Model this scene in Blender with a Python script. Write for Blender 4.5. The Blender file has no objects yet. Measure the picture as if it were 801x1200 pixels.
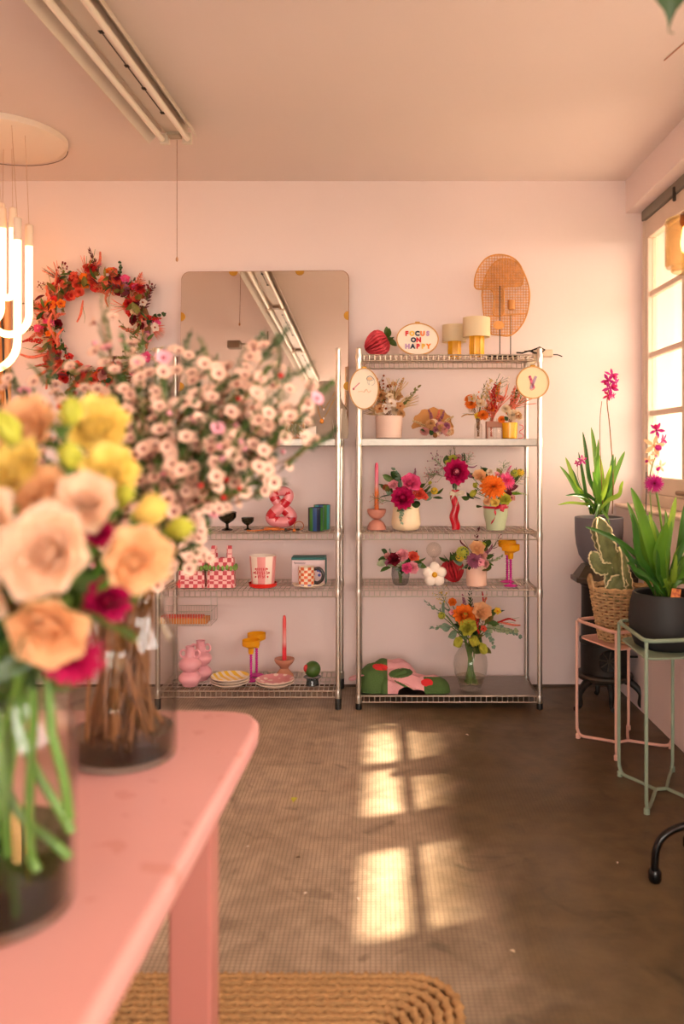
import bpy, math, random
from mathutils import Vector, Matrix, Quaternion, Euler
from math import sin, cos, pi, radians as R, sqrt, atan2
random.seed(7)
S = bpy.context.scene
COL = S.collection
# ------------------------------------------------------------------ camera
F = 967.0; CX = 440.0; CY = 530.0; CAMZ = 1.28        # optics for the 801 x 1200 frame, level shot with shift
cd = bpy.data.cameras.new('camera'); cam = bpy.data.objects.new('camera', cd); COL.objects.link(cam)
cam.location = (0, 0, CAMZ); cam.rotation_euler = (pi/2, 0, 0)
cd.sensor_fit = 'AUTO'; cd.sensor_width = 36; cd.lens = F/1200*36
cd.shift_x = (400.5-CX)/1200; cd.shift_y = -(600-CY)/1200
cd.clip_start = 0.02
cd.dof.use_dof = True; cd.dof.focus_distance = 4.2; cd.dof.aperture_fstop = 2.3
S.camera = cam
# ------------------------------------------------------------------ view, world, sun, daylight portals
S.view_settings.view_transform = 'Standard'; S.view_settings.look = 'None'
S.view_settings.gamma = 1; S.view_settings.use_curve_mapping = False
S.view_settings.exposure = 1.25
S.cycles.transparent_max_bounces = 32
w = bpy.data.worlds.new('sky'); S.world = w; w.use_nodes = True
bg = w.node_tree.nodes['Background']; bg.inputs[0].default_value = (1.0, 0.905, 0.80, 1); bg.inputs[1].default_value = 5.6
def sun_dir(v): return Vector(v).to_track_quat('-Z', 'Y').to_euler()
sl = bpy.data.lights.new('sun', 'SUN'); sl.energy = 15; sl.color = (1, .89, .73); sl.angle = R(1.5)
so = bpy.data.objects.new('sun', sl); COL.objects.link(so); so.rotation_euler = sun_dir((-1.37, -.5, -1.488)); so.location = (8, 6, 9)
def portal(name, loc, rot, sx, sy):
    l = bpy.data.lights.new(name, 'AREA'); l.shape = 'RECTANGLE'; l.size = sx; l.size_y = sy; l.cycles.is_portal = True
    o = bpy.data.objects.new(name, l); COL.objects.link(o); o.location = loc; o.rotation_euler = rot
portal('daylight_side_window', (1.56, 3.565, 1.79), sun_dir((-1, 0, 0)), 1.58, 1.81)
portal('daylight_shop_window', (-.5, -3.02, 1.2), sun_dir((0, 1, 0)), 3.2, 1.6)
portal('daylight_third_window', (1.56, .6, 1.79), sun_dir((-1, 0, 0)), 2.0, 1.4)

# ------------------------------------------------------------------ helpers
def srgb(h):
    if not isinstance(h, str): return tuple(h)
    h = h.lstrip('#'); c = [int(h[i:i+2], 16)/255 for i in (0, 2, 4)]
    return tuple(x/12.92 if x <= .04045 else ((x+.055)/1.055)**2.4 for x in c)
MATS = {}
def M(name, col, rough=.5, metal=0., vary=0., vscale=8., bump=0., bscale=40., trans=0., emit=0., spec=.5, col2=None):
    """plain procedural material: base colour with a little noise variation, optional bump and leaf-like translucency"""
    if name in MATS: return MATS[name]
    m = bpy.data.materials.new(name); m.use_nodes = True; nt = m.node_tree; N = nt.nodes; L = nt.links
    p = N['Principled BSDF']; c = srgb(col) + (1,)
    p.inputs['Base Color'].default_value = c; p.inputs['Roughness'].default_value = rough
    p.inputs['Metallic'].default_value = metal; p.inputs['Specular IOR Level'].default_value = spec
    src = None
    if vary or bump or col2:
        tc = N.new('ShaderNodeTexCoord')
    if vary or col2:
        nz = N.new('ShaderNodeTexNoise'); nz.inputs['Scale'].default_value = vscale; nz.inputs['Detail'].default_value = 4
        L.new(tc.outputs['Object'], nz.inputs['Vector'])
        rp = N.new('ShaderNodeValToRGB'); rp.color_ramp.elements[0].position = .3; rp.color_ramp.elements[1].position = .7
        if col2: a, b = srgb(col), srgb(col2)
        else: a, b = [x*(1-vary) for x in c[:3]], [min(1, x*(1+vary)) for x in c[:3]]
        rp.color_ramp.elements[0].color = (*a, 1); rp.color_ramp.elements[1].color = (*b, 1)
        L.new(nz.outputs['Fac'], rp.inputs['Fac']); L.new(rp.outputs['Color'], p.inputs['Base Color']); src = rp
    if bump:
        nb = N.new('ShaderNodeTexNoise'); nb.inputs['Scale'].default_value = bscale; nb.inputs['Detail'].default_value = 5
        L.new(tc.outputs['Object'], nb.inputs['Vector'])
        bp = N.new('ShaderNodeBump'); bp.inputs['Strength'].default_value = bump; bp.inputs['Distance'].default_value = .01
        L.new(nb.outputs['Fac'], bp.inputs['Height']); L.new(bp.outputs['Normal'], p.inputs['Normal'])
    if emit:
        p.inputs['Emission Color'].default_value = c; p.inputs['Emission Strength'].default_value = emit
    if trans:
        t = N.new('ShaderNodeBsdfTranslucent'); t.inputs['Color'].default_value = c
        if src: L.new(src.outputs['Color'], t.inputs['Color'])
        mx = N.new('ShaderNodeMixShader'); mx.inputs[0].default_value = trans
        L.new(p.outputs[0], mx.inputs[1]); L.new(t.outputs[0], mx.inputs[2]); L.new(mx.outputs[0], N['Material Output'].inputs[0])
    MATS[name] = m; return m
def glass(name, tint='#ffffff', ior=1.45, edge=.0, rough=.0):
    """thin-walled glass: clear or tinted see-through sheet with Fresnel reflections; walls look denser edge-on"""
    if name in MATS: return MATS[name]
    m = bpy.data.materials.new(name); m.use_nodes = True; nt = m.node_tree; N = nt.nodes; L = nt.links
    N.remove(N['Principled BSDF'])
    t = N.new('ShaderNodeBsdfTransparent'); c = srgb(tint)
    if edge:
        lw = N.new('ShaderNodeLayerWeight'); lw.inputs[0].default_value = .35
        mc = N.new('ShaderNodeMix'); mc.data_type = 'RGBA'
        mc.inputs[6].default_value = (*c, 1); mc.inputs[7].default_value = (*[x*(1-edge) for x in c], 1)
        L.new(lw.outputs['Facing'], mc.inputs[0]); L.new(mc.outputs[2], t.inputs[0])
    else: t.inputs[0].default_value = (*c, 1)
    g = N.new('ShaderNodeBsdfGlossy'); g.inputs['Roughness'].default_value = rough; g.inputs['Color'].default_value = (1, 1, 1, 1)
    fw = N.new('ShaderNodeLayerWeight'); fw.inputs[0].default_value = .5         # Schlick's Fresnel, the same on both faces
    pw = N.new('ShaderNodeMath'); pw.operation = 'POWER'; L.new(fw.outputs['Facing'], pw.inputs[0]); pw.inputs[1].default_value = 5
    f = N.new('ShaderNodeMath'); f.operation = 'MULTIPLY_ADD'; L.new(pw.outputs[0], f.inputs[0])
    f0 = ((ior-1)/(ior+1))**2; f.inputs[1].default_value = 1-f0; f.inputs[2].default_value = f0
    mx = N.new('ShaderNodeMixShader'); L.new(f.outputs[0], mx.inputs[0]); L.new(t.outputs[0], mx.inputs[1]); L.new(g.outputs[0], mx.inputs[2])
    L.new(mx.outputs[0], N['Material Output'].inputs[0]); MATS[name] = m; return m

class MB:
    """collects shapes; build() links them as ONE mesh object"""
    def __init__(s): s.v = []; s.f = []; s.m = []
    def add(s, vs, fs, mi=0):
        o = len(s.v); s.v += [tuple(v) for v in vs]; s.f += [tuple(i+o for i in f) for f in fs]; s.m += [mi]*len(fs) if isinstance(mi, int) else mi
        return s
    def box(s, a, b, mi=0, bev=0., mat=None):
        (x0, y0, z0), (x1, y1, z1) = a, b
        e = min(bev, (x1-x0)/2.01, (y1-y0)/2.01, (z1-z0)/2.01)
        if e <= 0:
            vs = [(x, y, z) for x in (x0, x1) for y in (y0, y1) for z in (z0, z1)]
            fs = [(0,1,3,2),(4,6,7,5),(0,4,5,1),(2,3,7,6),(0,2,6,4),(1,5,7,3)]
        else:
            vs = []; idx = {}
            for i, x in enumerate((x0, x1)):
                for j, y in enumerate((y0, y1)):
                    for k, z in enumerate((z0, z1)):
                        sx, sy, sz = (1, -1)[i], (1, -1)[j], (1, -1)[k]
                        for ax in range(3):
                            p = [x+sx*e, y+sy*e, z+sz*e]; p[ax] = (x, y, z)[ax]
                            idx[i, j, k, ax] = len(vs); vs.append(tuple(p))
            fs = []
            q = [(0,0),(0,1),(1,1),(1,0)]
            for ax in range(3):
                o = [t for t in range(3) if t != ax]
                for sgn in (0, 1):
                    f = []
                    for u, v in q:
                        c = [0,0,0]; c[ax] = sgn; c[o[0]] = u; c[o[1]] = v; f.append(idx[c[0], c[1], c[2], ax])
                    fs.append(f)
                for u, v in q:                               # edges along ax
                    c0 = [0,0,0]; c0[o[0]] = u; c0[o[1]] = v; c1 = list(c0); c1[ax] = 1
                    fs.append([idx[(*c0, o[0])], idx[(*c0, o[1])], idx[(*c1, o[1])], idx[(*c1, o[0])]])
            for i in (0,1):
                for j in (0,1):
                    for k in (0,1): fs.append([idx[i,j,k,0], idx[i,j,k,1], idx[i,j,k,2]])
        if mat is not None: vs = [mat @ Vector(v) for v in vs]
        return s.add(vs, fs, mi)
    def tube(s, pts, r, n=8, closed=False, cap=True, mi=0, flat=1.0):
        pts = [Vector(p) for p in pts]; k = len(pts)
        rs = r if isinstance(r, (list, tuple)) else [r]*k
        vs = []; fs = []; nrm = None
        for i, p in enumerate(pts):
            if closed: t = pts[(i+1) % k]-pts[i-1]
            else: t = pts[min(i+1, k-1)]-pts[max(i-1, 0)]
            if t.length < 1e-9: t = Vector((0, 0, 1))
            t.normalize()
            if nrm is None:
                nrm = t.cross(Vector((0, 0, 1)) if abs(t.z) < .9 else Vector((1, 0, 0))).normalized()
            else:
                nrm = (nrm - t*nrm.dot(t))
                nrm = nrm.normalized() if nrm.length > 1e-6 else t.orthogonal().normalized()
            b = t.cross(nrm)
            for j in range(n):
                a = 2*pi*j/n; vs.append(p+(nrm*cos(a)+b*sin(a)*flat)*rs[i])
        for i in range(k if closed else k-1):
            for j in range(n):
                a = i*n+j; b2 = i*n+(j+1) % n; c = ((i+1) % k)*n
                fs.append((a, b2, c+(j+1) % n, c+j))
        if cap and not closed:
            fs.append(tuple(range(n-1, -1, -1))); fs.append(tuple((k-1)*n+j for j in range(n)))
        return s.add(vs, fs, mi)
    def lathe(s, prof, n=24, c=(0, 0, 0), mi=0, sx=1., sy=1., cap=True, mat=None, colf=None):
        vs = []; fs = []; ms = []
        for r, z in prof:
            for j in range(n):
                a = 2*pi*j/n; vs.append(Vector((c[0]+cos(a)*r*sx, c[1]+sin(a)*r*sy, c[2]+z)))
        for i in range(len(prof)-1):
            for j in range(n):
                fs.append((i*n+j, i*n+(j+1) % n, (i+1)*n+(j+1) % n, (i+1)*n+j)); ms.append(colf(i, j) if colf else mi)
        if cap:
            fs.append(tuple(range(n-1, -1, -1))); ms.append(mi)
            fs.append(tuple((len(prof)-1)*n+j for j in range(n))); ms.append(mi)
        if mat is not None: vs = [mat @ v for v in vs]
        return s.add(vs, fs, ms)
    def ball(s, c, r, n=10, m=6, mi=0, sx=1, sy=1, sz=1, mat=None):
        return s.lathe([(r*sin(pi*(i+.02)/(m+.04)), -r*cos(pi*(i+.02)/(m+.04))*sz) for i in range(m+1)], n, c, mi, sx, sy, mat=mat)
    def sheet(s, grid, mi=0):
        """grid[i][j] of points"""
        nj = len(grid[0]); vs = [p for row in grid for p in row]
        fs = [(i*nj+j, i*nj+j+1, (i+1)*nj+j+1, (i+1)*nj+j) for i in range(len(grid)-1) for j in range(nj-1)]
        return s.add(vs, fs, mi)
    def slab(s, poly, z0, z1, mi=0, mat=None):
        """extruded polygon given in xy"""
        n = len(poly); vs = [Vector((x, y, z0)) for x, y in poly]+[Vector((x, y, z1)) for x, y in poly]
        fs = [tuple(range(n-1, -1, -1)), tuple(range(n, 2*n))]+[(i, (i+1) % n, n+(i+1) % n, n+i) for i in range(n)]
        if mat is not None: vs = [mat @ v for v in vs]
        return s.add(vs, fs, mi)
    def petal(s, az, r0, z0, L, W, a0, a1, cup=.25, nu=2, nv=4, mi=0, wave=0., sharp=0.):
        r, z = r0, z0; g = []; ca, sa = cos(az), sin(az); ph = random.random()*6
        for i in range(nv+1):
            v = i/nv; ang = a0+(a1-a0)*v
            if i: r += cos(ang)*L/nv; z += sin(ang)*L/nv
            w_ = W*min(1, (.25+1.5*v))*(max(0., 1-v**(4-3*sharp))**.5 if v < 1 else .12)
            row = []
            for j in range(-nu, nu+1):
                u = j/nu; lat = u*w_; lift = cup*w_*u*u + wave*W*sin(u*5+ph)*v
                rr = r-sin(ang)*lift; zz = z+cos(ang)*lift
                row.append((ca*rr-sa*lat, sa*rr+ca*lat, zz))
            g.append(row)
        return s.sheet(g, mi)
    def mesh(s, name, mats, smooth=True, sharp=40):
        me = bpy.data.meshes.new(name); me.from_pydata(s.v, [], s.f)
        mats = mats if isinstance(mats, (list, tuple)) else [mats]
        for m in mats: me.materials.append(m)
        if len(mats) > 1: me.polygons.foreach_set('material_index', s.m)
        if smooth: me.polygons.foreach_set('use_smooth', [True]*len(s.f))
        me.update()
        if smooth and sharp: me.set_sharp_from_angle(angle=R(sharp))
        return me
    def build(s, name, mats, parent=None, loc=None, smooth=True, sharp=40):
        me = s.mesh(name, mats, smooth, sharp)
        o = bpy.data.objects.new(name, me); COL.objects.link(o)
        if parent is not None: o.parent = parent
        if loc is not None: o.location = loc
        return o
def tag(o, label=None, cat=None, group=None, kind=None):
    if label: o['label'] = label
    if cat: o['category'] = cat
    if group: o['group'] = group
    if kind: o['kind'] = kind
    return o
def thing(name, label, cat, loc=(0, 0, 0), rz=0., group=None, rot=None):
    o = bpy.data.objects.new(name, None); COL.objects.link(o); o.empty_display_size = .05
    o.location = loc; o.rotation_euler = rot or (0, 0, rz)
    return tag(o, label, cat, group)
def copy_tree(o, parent=None):
    c = o.copy(); COL.objects.link(c)
    if parent is not None: c.parent = parent
    for ch in list(o.children): copy_tree(ch, c)
    return c
def inst(name, me, parent, loc, d=(0, 0, 1), s=1., roll=None, mat=None):
    """an object over shared mesh data, its +Z turned to d"""
    o = bpy.data.objects.new(name, me); COL.objects.link(o); o.parent = parent
    q = Vector(d).normalized().to_track_quat('Z', 'Y')
    q = q @ Quaternion((0, 0, 1), random.random()*6.28 if roll is None else roll)
    o.matrix_local = Matrix.Translation(loc) @ q.to_matrix().to_4x4() @ Matrix.Scale(s, 4)
    return o
def at(px, py, Y): return Vector(((px-CX)*Y/F, Y, CAMZ-(py-CY)*Y/F))
def X_(px, Y): return (px-CX)*Y/F
def bez(pts, n=8):
    """Catmull-Rom through pts"""
    p = [Vector(q) for q in pts]; p = [p[0]*2-p[1]]+p+[p[-1]*2-p[-2]]; out = []
    for i in range(1, len(p)-2):
        a, b, c, d = p[i-1:i+3]
        for k in range(n):
            t = k/n; out.append(.5*((2*b)+(c-a)*t+(2*a-5*b+4*c-d)*t*t+(3*b-a-3*c+d)*t**3))
    out.append(p[-2]); return out
def rnd(a, b): return random.uniform(a, b)
# ------------------------------------------------------------------ setting: floor, walls, ceiling, window
YB = 4.51; ZC = 2.763; XL = -2.9; YR = -3.0
def floor_material():
    m = bpy.data.materials.new('mosaic_concrete'); m.use_nodes = True; N = m.node_tree.nodes; L = m.node_tree.links; p = N['Principled BSDF']
    tc = N.new('ShaderNodeTexCoord')
    def noise(sc, det=6, dist=0):
        n = N.new('ShaderNodeTexNoise'); n.inputs['Scale'].default_value = sc; n.inputs['Detail'].default_value = det; n.inputs['Distortion'].default_value = dist
        L.new(tc.outputs['Object'], n.inputs['Vector']); return n
    def ramp(src, stops):
        r = N.new('ShaderNodeValToRGB'); e = r.color_ramp.elements
        while len(e) < len(stops): e.new(.5)
        for k, (q, c) in enumerate(stops): e[k].position = q; e[k].color = (*srgb(c), 1) if isinstance(c, str) else (c, c, c, 1)
        L.new(src, r.inputs['Fac']); return r
    def mix(a, b, f, mode='MIX'):
        x = N.new('ShaderNodeMix'); x.data_type = 'RGBA'; x.blend_type = mode
        L.new(a, x.inputs[6]); L.new(b, x.inputs[7])
        if isinstance(f, float): x.inputs[0].default_value = f
        else: L.new(f, x.inputs[0])
        return x.outputs[2]
    base = ramp(noise(1.3, 8, .6).outputs['Fac'], [(.28, '#9c8872'), (.5, '#b39d86'), (.72, '#c3ae97')]).outputs['Color']
    fine = ramp(noise(14, 8, .3).outputs['Fac'], [(.3, .72), (.65, 1.08)]).outputs['Color']
    c = mix(base, fine, 1.0, 'MULTIPLY')
    spots = ramp(noise(5.5, 5, 1.2).outputs['Fac'], [(.60, 0.), (.74, .7)]).outputs['Color']
    dark = N.new('ShaderNodeRGB'); dark.outputs[0].default_value = (*srgb('#55483a'), 1)
    c = mix(c, dark.outputs[0], spots)
    ru = ramp(noise(1.9, 4, .4).outputs['Fac'], [(.66, 0.), (.8, .5)]).outputs['Color']
    rust = N.new('ShaderNodeRGB'); rust.outputs[0].default_value = (*srgb('#7a5230'), 1)
    c = mix(c, rust.outputs[0], ru)
    # tiny mosaic joints, 13 mm pitch, worn through in patches
    br = N.new('ShaderNodeTexBrick'); br.offset = 0; br.squash = 1
    br.inputs['Scale'].default_value = 1; br.inputs['Brick Width'].default_value = .0135; br.inputs['Row Height'].default_value = .0135
    br.inputs['Mortar Size'].default_value = .0016; br.inputs['Mortar Smooth'].default_value = .5; L.new(tc.outputs['Object'], br.inputs['Vector'])
    worn = ramp(noise(.9, 4, .5).outputs['Fac'], [(.44, 0.), (.56, .75)]).outputs['Color']
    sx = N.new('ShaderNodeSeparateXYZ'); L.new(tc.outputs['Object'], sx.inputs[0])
    lx = ramp(sx.outputs['X'], [(.0, 1.), (.62, .0)]).outputs['Color']          # bare screed along the window side
    ms = N.new('ShaderNodeMath'); ms.operation = 'MULTIPLY'; L.new(br.outputs['Fac'], ms.inputs[0])
    ad = N.new('ShaderNodeMath'); ad.operation = 'MAXIMUM'; L.new(worn, ad.inputs[0]); L.new(lx, ad.inputs[1])
    sc = N.new('ShaderNodeMath'); sc.operation = 'MULTIPLY'; L.new(ad.outputs[0], sc.inputs[0]); sc.inputs[1].default_value = .7
    L.new(sc.outputs[0], ms.inputs[1])
    jt = N.new('ShaderNodeRGB'); jt.outputs[0].default_value = (*srgb('#5e5044'), 1)
    c = mix(c, jt.outputs[0], ms.outputs[0])
    side_tint = N.new('ShaderNodeRGB'); side_tint.outputs[0].default_value = (.27, .235, .155, 1)
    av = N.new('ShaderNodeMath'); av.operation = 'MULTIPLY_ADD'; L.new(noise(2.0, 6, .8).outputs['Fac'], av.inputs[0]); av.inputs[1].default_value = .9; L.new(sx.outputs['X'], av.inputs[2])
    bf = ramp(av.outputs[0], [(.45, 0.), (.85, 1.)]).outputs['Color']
    c = mix(c, mix(c, side_tint.outputs[0], 1.0, 'MULTIPLY'), bf)  # floor colour multiplied darker and yellower with rising X, broken by noise
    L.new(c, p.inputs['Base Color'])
    rr = ramp(noise(3, 6, .4).outputs['Fac'], [(.3, .30), (.7, .52)]); L.new(rr.outputs['Color'], p.inputs['Roughness'])
    p.inputs['Specular IOR Level'].default_value = .45
    b = N.new('ShaderNodeBump'); b.inputs['Strength'].default_value = .25; b.inputs['Distance'].default_value = .002
    bm = N.new('ShaderNodeMath'); bm.operation = 'SUBTRACT'; L.new(noise(60, 6).outputs['Fac'], bm.inputs[0]); L.new(ms.outputs[0], bm.inputs[1])
    L.new(bm.outputs[0], b.inputs['Height']); L.new(b.outputs['Normal'], p.inputs['Normal'])
    return m
wallm = M('wall_plaster', '#e8d6d4', .85, vary=.02, vscale=1.2, bump=.08, bscale=22)
ceilm = M('ceiling_plaster', '#e0d0cc', .9, vary=.02, vscale=1.0, bump=.05, bscale=18)
white = M('white_paint', '#efe0d4', .5, vary=.02)
def struct(name, a, b, m, parent=None, bev=0.):
    o = MB().box(a, b, bev=bev).build(name, m, parent, smooth=False)
    if parent is None: o['kind'] = 'structure'
    return o
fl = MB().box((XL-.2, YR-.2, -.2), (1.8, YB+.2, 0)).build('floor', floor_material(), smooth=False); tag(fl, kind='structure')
struct('ceiling', (XL-.2, YR-.2, ZC), (1.8, YB+.2, ZC+.2), ceilm)
struct('wall_back', (XL-.2, YB, 0), (1.8, YB+.2, ZC), wallm)
struct('wall_left', (XL-.2, YR, 0), (XL, YB, ZC), wallm)
# right side: low wall under the sill, beam over the window, piers beyond the view
wr = MB().box((1.312, YR, 0), (1.62, YB, 1.0)).box((1.365, YR, 2.586), (1.62, YB, ZC)).box((1.40, YR, 1.0), (1.62, -.4, 2.586)).box((1.40, 1.6, 1.0), (1.62, 2.60, 2.586)).box((1.40, -.4, 1.0), (1.62, 1.6, 1.06)).box((1.40, -.4, 2.53), (1.62, 1.6, 2.586)).box((1.45, 4.475, 1.0), (1.62, YB, 2.586))
tag(wr.build('wall_right', wallm, smooth=False), kind='structure')
# rear wall with the shop window opening
wb = MB().box((XL, YR-.2, 0), (1.62, YR, .4)).box((XL, YR-.2, 2.0), (1.62, YR, ZC)).box((XL, YR-.2, .4), (-2.1, YR, 2.0)).box((1.1, YR-.2, .4), (1.62, YR, 2.0))
tag(wb.build('wall_rear', wallm, smooth=False), kind='structure')
wf = MB()
for x in (-2.1, -1.04, .0, 1.05): wf.box((x, YR-.12, .4), (x+.05, YR-.06, 2.0))
wf.box((-2.1, YR-.12, .4), (1.1, YR-.06, .45)).box((-2.1, YR-.12, 1.95), (1.1, YR-.06, 2.0))
w2 = wf.build('window_2', white, smooth=False); tag(w2, kind='structure')
# a second side window nearer the camera, outside the frame on the right
wf = MB()
for y in (-.4, .27, .93, 1.55): wf.box((1.46, y, 1.06), (1.51, y+.05, 2.53))
wf.box((1.46, -.4, 1.06), (1.51, 1.6, 1.13)).box((1.46, -.4, 2.46), (1.51, 1.6, 2.53)).box((1.46, -.4, 1.78), (1.51, 1.6, 1.81))
tag(wf.build('window_3', white, smooth=False), kind='structure')
# side window: frame, header, two casements with four rows of panes
w1 = bpy.data.objects.new('window_1', None); COL.objects.link(w1); w1.location = (1.45, 2.60, 1.0); tag(w1, kind='structure')
wfm = M('window_frame_paint', '#d9c4b4', .55, vary=.03)
def wp(name, a, b, m=wfm, bev=.004):
    o = MB().box([a[0]-1.45, a[1]-2.6, a[2]-1.0], [b[0]-1.45, b[1]-2.6, b[2]-1.0], bev=bev).build(name, m, w1, smooth=False); return o
wp('frame', (1.44, 2.60, 1.00), (1.52, 4.475, 1.06)); wp('frame', (1.44, 2.60, 2.53), (1.52, 4.475, 2.586), M('grey_header', '#7c756a', .6))
wp('frame', (1.445, 4.45, 1.06), (1.52, 4.475, 2.53)); wp('frame', (1.44, 2.60, 1.06), (1.52, 2.64, 2.53))
wp('frame', (1.44, 3.21, 1.06), (1.52, 3.38, 2.53))
rows = [1.15, 1.488, 1.80, 2.127, 2.43]
gls = glass('window_glass', '#f6efe6', 1.45)
for y0, y1, bars in ((2.64, 3.21, ()), (3.38, 4.45, (3.888,))):
    wp('sash', (1.455, y0, 1.06), (1.505, y1, 1.15)); wp('sash', (1.455, y0, 2.43), (1.505, y1, 2.53))
    wp('sash', (1.455, y0, 1.15), (1.505, y0+.06, 2.43)); wp('sash', (1.455, y1-.03, 1.15), (1.505, y1, 2.43))
    for b in bars: wp('mullion', (1.455, b-.04, 1.15), (1.505, b+.04, 2.43))
    ed = [y0+.06]+[q for b in bars for q in (b-.04, b+.04)]+[y1-.03]
    for k in range(0, len(ed), 2):
        for r in rows[1:-1]: wp('mullion', (1.465, ed[k], r-.014), (1.497, ed[k+1], r+.014))
        for r0, r1 in zip(rows[:-1], rows[1:]): wp('pane', (1.479, ed[k], r0), (1.483, ed[k+1], r1), gls, 0)
# window handle on the lower sash, catch on the header
wp('window_handle', (1.43, 3.82, 1.075), (1.456, 3.95, 1.095), M('old_brass', '#7d5b3c', .35, 1), .006)
wp('catch', (1.43, 3.97, 2.49), (1.446, 3.985, 2.56), M('dark_iron', '#3a332c', .5, .6), .004)
struct('trim_1', (1.295, 2.6, .985), (1.44, 4.475, 1.003), wfm, bev=.005)       # window board
# dark joint where the wall meets the floor
struct('baseboard_back', (XL, YB-.006, 0), (1.312, YB, .012), M('floor_joint', '#5c4a3d', .9))
# outdoors: yard, added sun-blocking house across it, canvas awning over the window
tag(MB().box((1.62, 2.2, -.5), (40, 40, -.3)).build('ground_outside', M('pale_yard', '#d4cec6', .9, vary=.05), smooth=False), kind='structure')
tag(MB().box((1.62, -30, -.5), (40, 2.2, -.3)).build('ground_low_bounce', M('low_bounce_ground', '#3c4330', .95, vary=.2), smooth=False), kind='structure')  # unseen ground, made dark so less light bounces up to the ceiling
tag(MB().box((-40, -30, -.5), (1.62, YR-.2, -.3)).build('ground_street', M('pale_street', '#c4bdb4', .95, vary=.1), smooth=False), kind='structure')
hs = MB().box((6.45, 3.0, -.3), (10, 9.5, 6.83)).build('exterior_sun_block', M('cream_render', '#f0dcb8', .9, vary=.03), smooth=False); tag(hs, kind='structure')  # unseen block, added and sized to keep sun off the lower panes
aw = thing('awning', 'pale canvas awning outside above the side window', 'awning', (1.62, 3.5, 2.605))
MB().box((0, -2.2, 0), (.73, 2.6, .015), mat=Matrix.Rotation(R(-.0), 4, 'Y')).build('canvas', M('awning_canvas', '#e3cdb2', .9, trans=.3), aw, smooth=False)
MB().box((.715, -2.2, -.03), (.735, 2.6, .02)).build('front_bar', white, aw, smooth=False)
# ------------------------------------------------------------------ the two wire racks
chrome = M('chrome_wire', '#d2ccc4', .3, 1.)
steel = M('brushed_steel_sheet', '#8d867e', .34, 1., vary=.06, vscale=30)
black = M('black_plastic', '#15120f', .5)
YF, YBK = 4.11, 4.47
def shelf(parent, W, z, solid):
    D = YBK-YF; s = thing('shelf', None, None, (0, 0, z)); s.parent = parent
    fr = MB(); zz = (-.004, -.034)
    for q in zz:
        fr.tube([(0, 0, q), (W, 0, q), (W, D, q), (0, D, q)], .0033, 6, closed=True)
    n = 34                                                   # zig-zag / upright ties of the lip
    for k in range(n+1):
        x = W*k/n
        for y in (0, D): fr.tube([(x, y, -.004), (x, y, -.034)], .0026, 4)
    for k in range(13):
        y = D*k/12
        for x in (0, W): fr.tube([(x, y, -.004), (x, y, -.034)], .0026, 4)
    fr.build('shelf_frame', chrome, s)
    if solid:
        MB().box((-.004, -.004, -.036), (W+.004, D+.004, 0), bev=.002).build('sheet_insert', steel, s, smooth=False) if solid == 1 else \
        MB().box((.012, .006, -.003), (W-.012, D-.006, .0), bev=.001).build('sheet_insert', steel, s, smooth=False)
    if solid != 1:
        dk = MB()
        for k in range(1, 36):
            x = W*k/36; dk.tube([(x, 0, -.004), (x, D, -.004)], .0022, 4)
        for y in (.25*D, .5*D, .75*D): dk.tube([(0, y, -.0075), (W, y, -.0075)], .0026, 5)
        dk.build('wire_deck', chrome, s)
    for x in (0, W):
        for y in (0, D): MB().lathe([(.0155, -.04), (.0165, -.03), (.0165, -.006), (.0155, .0)], 12, (x, y, 0)).build('corner_collar', chrome, s)
def rack(label, x0, W, levels, H=1.80):
    t = thing('wire_rack', label, 'shelving', (x0, YF, 0), group='chrome wire racks')
    prof = [(.0122, .05)]; z = .06
    while z < H-.012:
        prof += [(.0127, z), (.0127, z+.0222), (.0112, z+.0225), (.0112, z+.0252)]; z += .0255
    prof += [(.0127, z), (.0127, H-.004), (.010, H)]
    me = MB().lathe(prof, 12).mesh('post', chrome)
    foot = MB().lathe([(.012, 0), (.0155, .003), (.016, .055), (.0125, .062)], 12).mesh('foot', black)
    for x in (0, W):
        for y in (0, YBK-YF):
            p = inst('post', me, t, (x, y, 0), roll=0); inst('foot', foot, p, (0, 0, 0), roll=0)
    for z, solid in levels: shelf(t, W, z, solid)
    return t
rack('chrome wire rack of four shelves with mirror, cups and plates, half hidden by white blossom', -1.085, .898, [(1.348, 1), (.880, 0), (.594, 0), (.094, 0)])
rack('chrome wire rack of five shelves full of bouquets and lamps, nearer the window', -.085, .901, [(1.769, 0), (1.348, 1), (.880, 0), (.596, 0), (.069, 2)])
# ------------------------------------------------------------------ mirror leaning on the wall behind the left rack
mt = thing('mirror', 'frameless square mirror with rounded corners and brass half-round clips', 'mirror', (-.6, 4.405, 1.352), rot=(R(-3.3), 0, R(-2.3)))
W_, H_, rc = .905, .905, .045
def rrect(w, h, r, n=8, z0=0):
    out = []
    for cx, cz, a0 in ((w/2-r, h-r, 0), (-w/2+r, h-r, 90), (-w/2+r, r, 180), (w/2-r, r, 270)):
        for k in range(n+1):
            a = R(a0+90*k/n); out.append((cx+cos(a)*r, cz+sin(a)*r))
    return out
up = Matrix.Rotation(pi/2, 4, 'X')                           # xy -> xz, extrusion towards -y
MB().slab(rrect(W_, H_, rc), 0, .006, mat=up).build('mirror_glass', M('silvered_glass', '#f0e8de', .012, 1.), mt, smooth=False)
MB().slab(rrect(W_+.006, H_+.004, rc), -.006, 0, mat=up).build('backing', M('mirror_backing', '#a3745a', .7), mt, smooth=False)
brass = M('brushed_brass', '#b8862c', .35, .6)
half = [(cos(pi*k/12)*.024, sin(pi*k/12)*.024) for k in range(13)]
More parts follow.
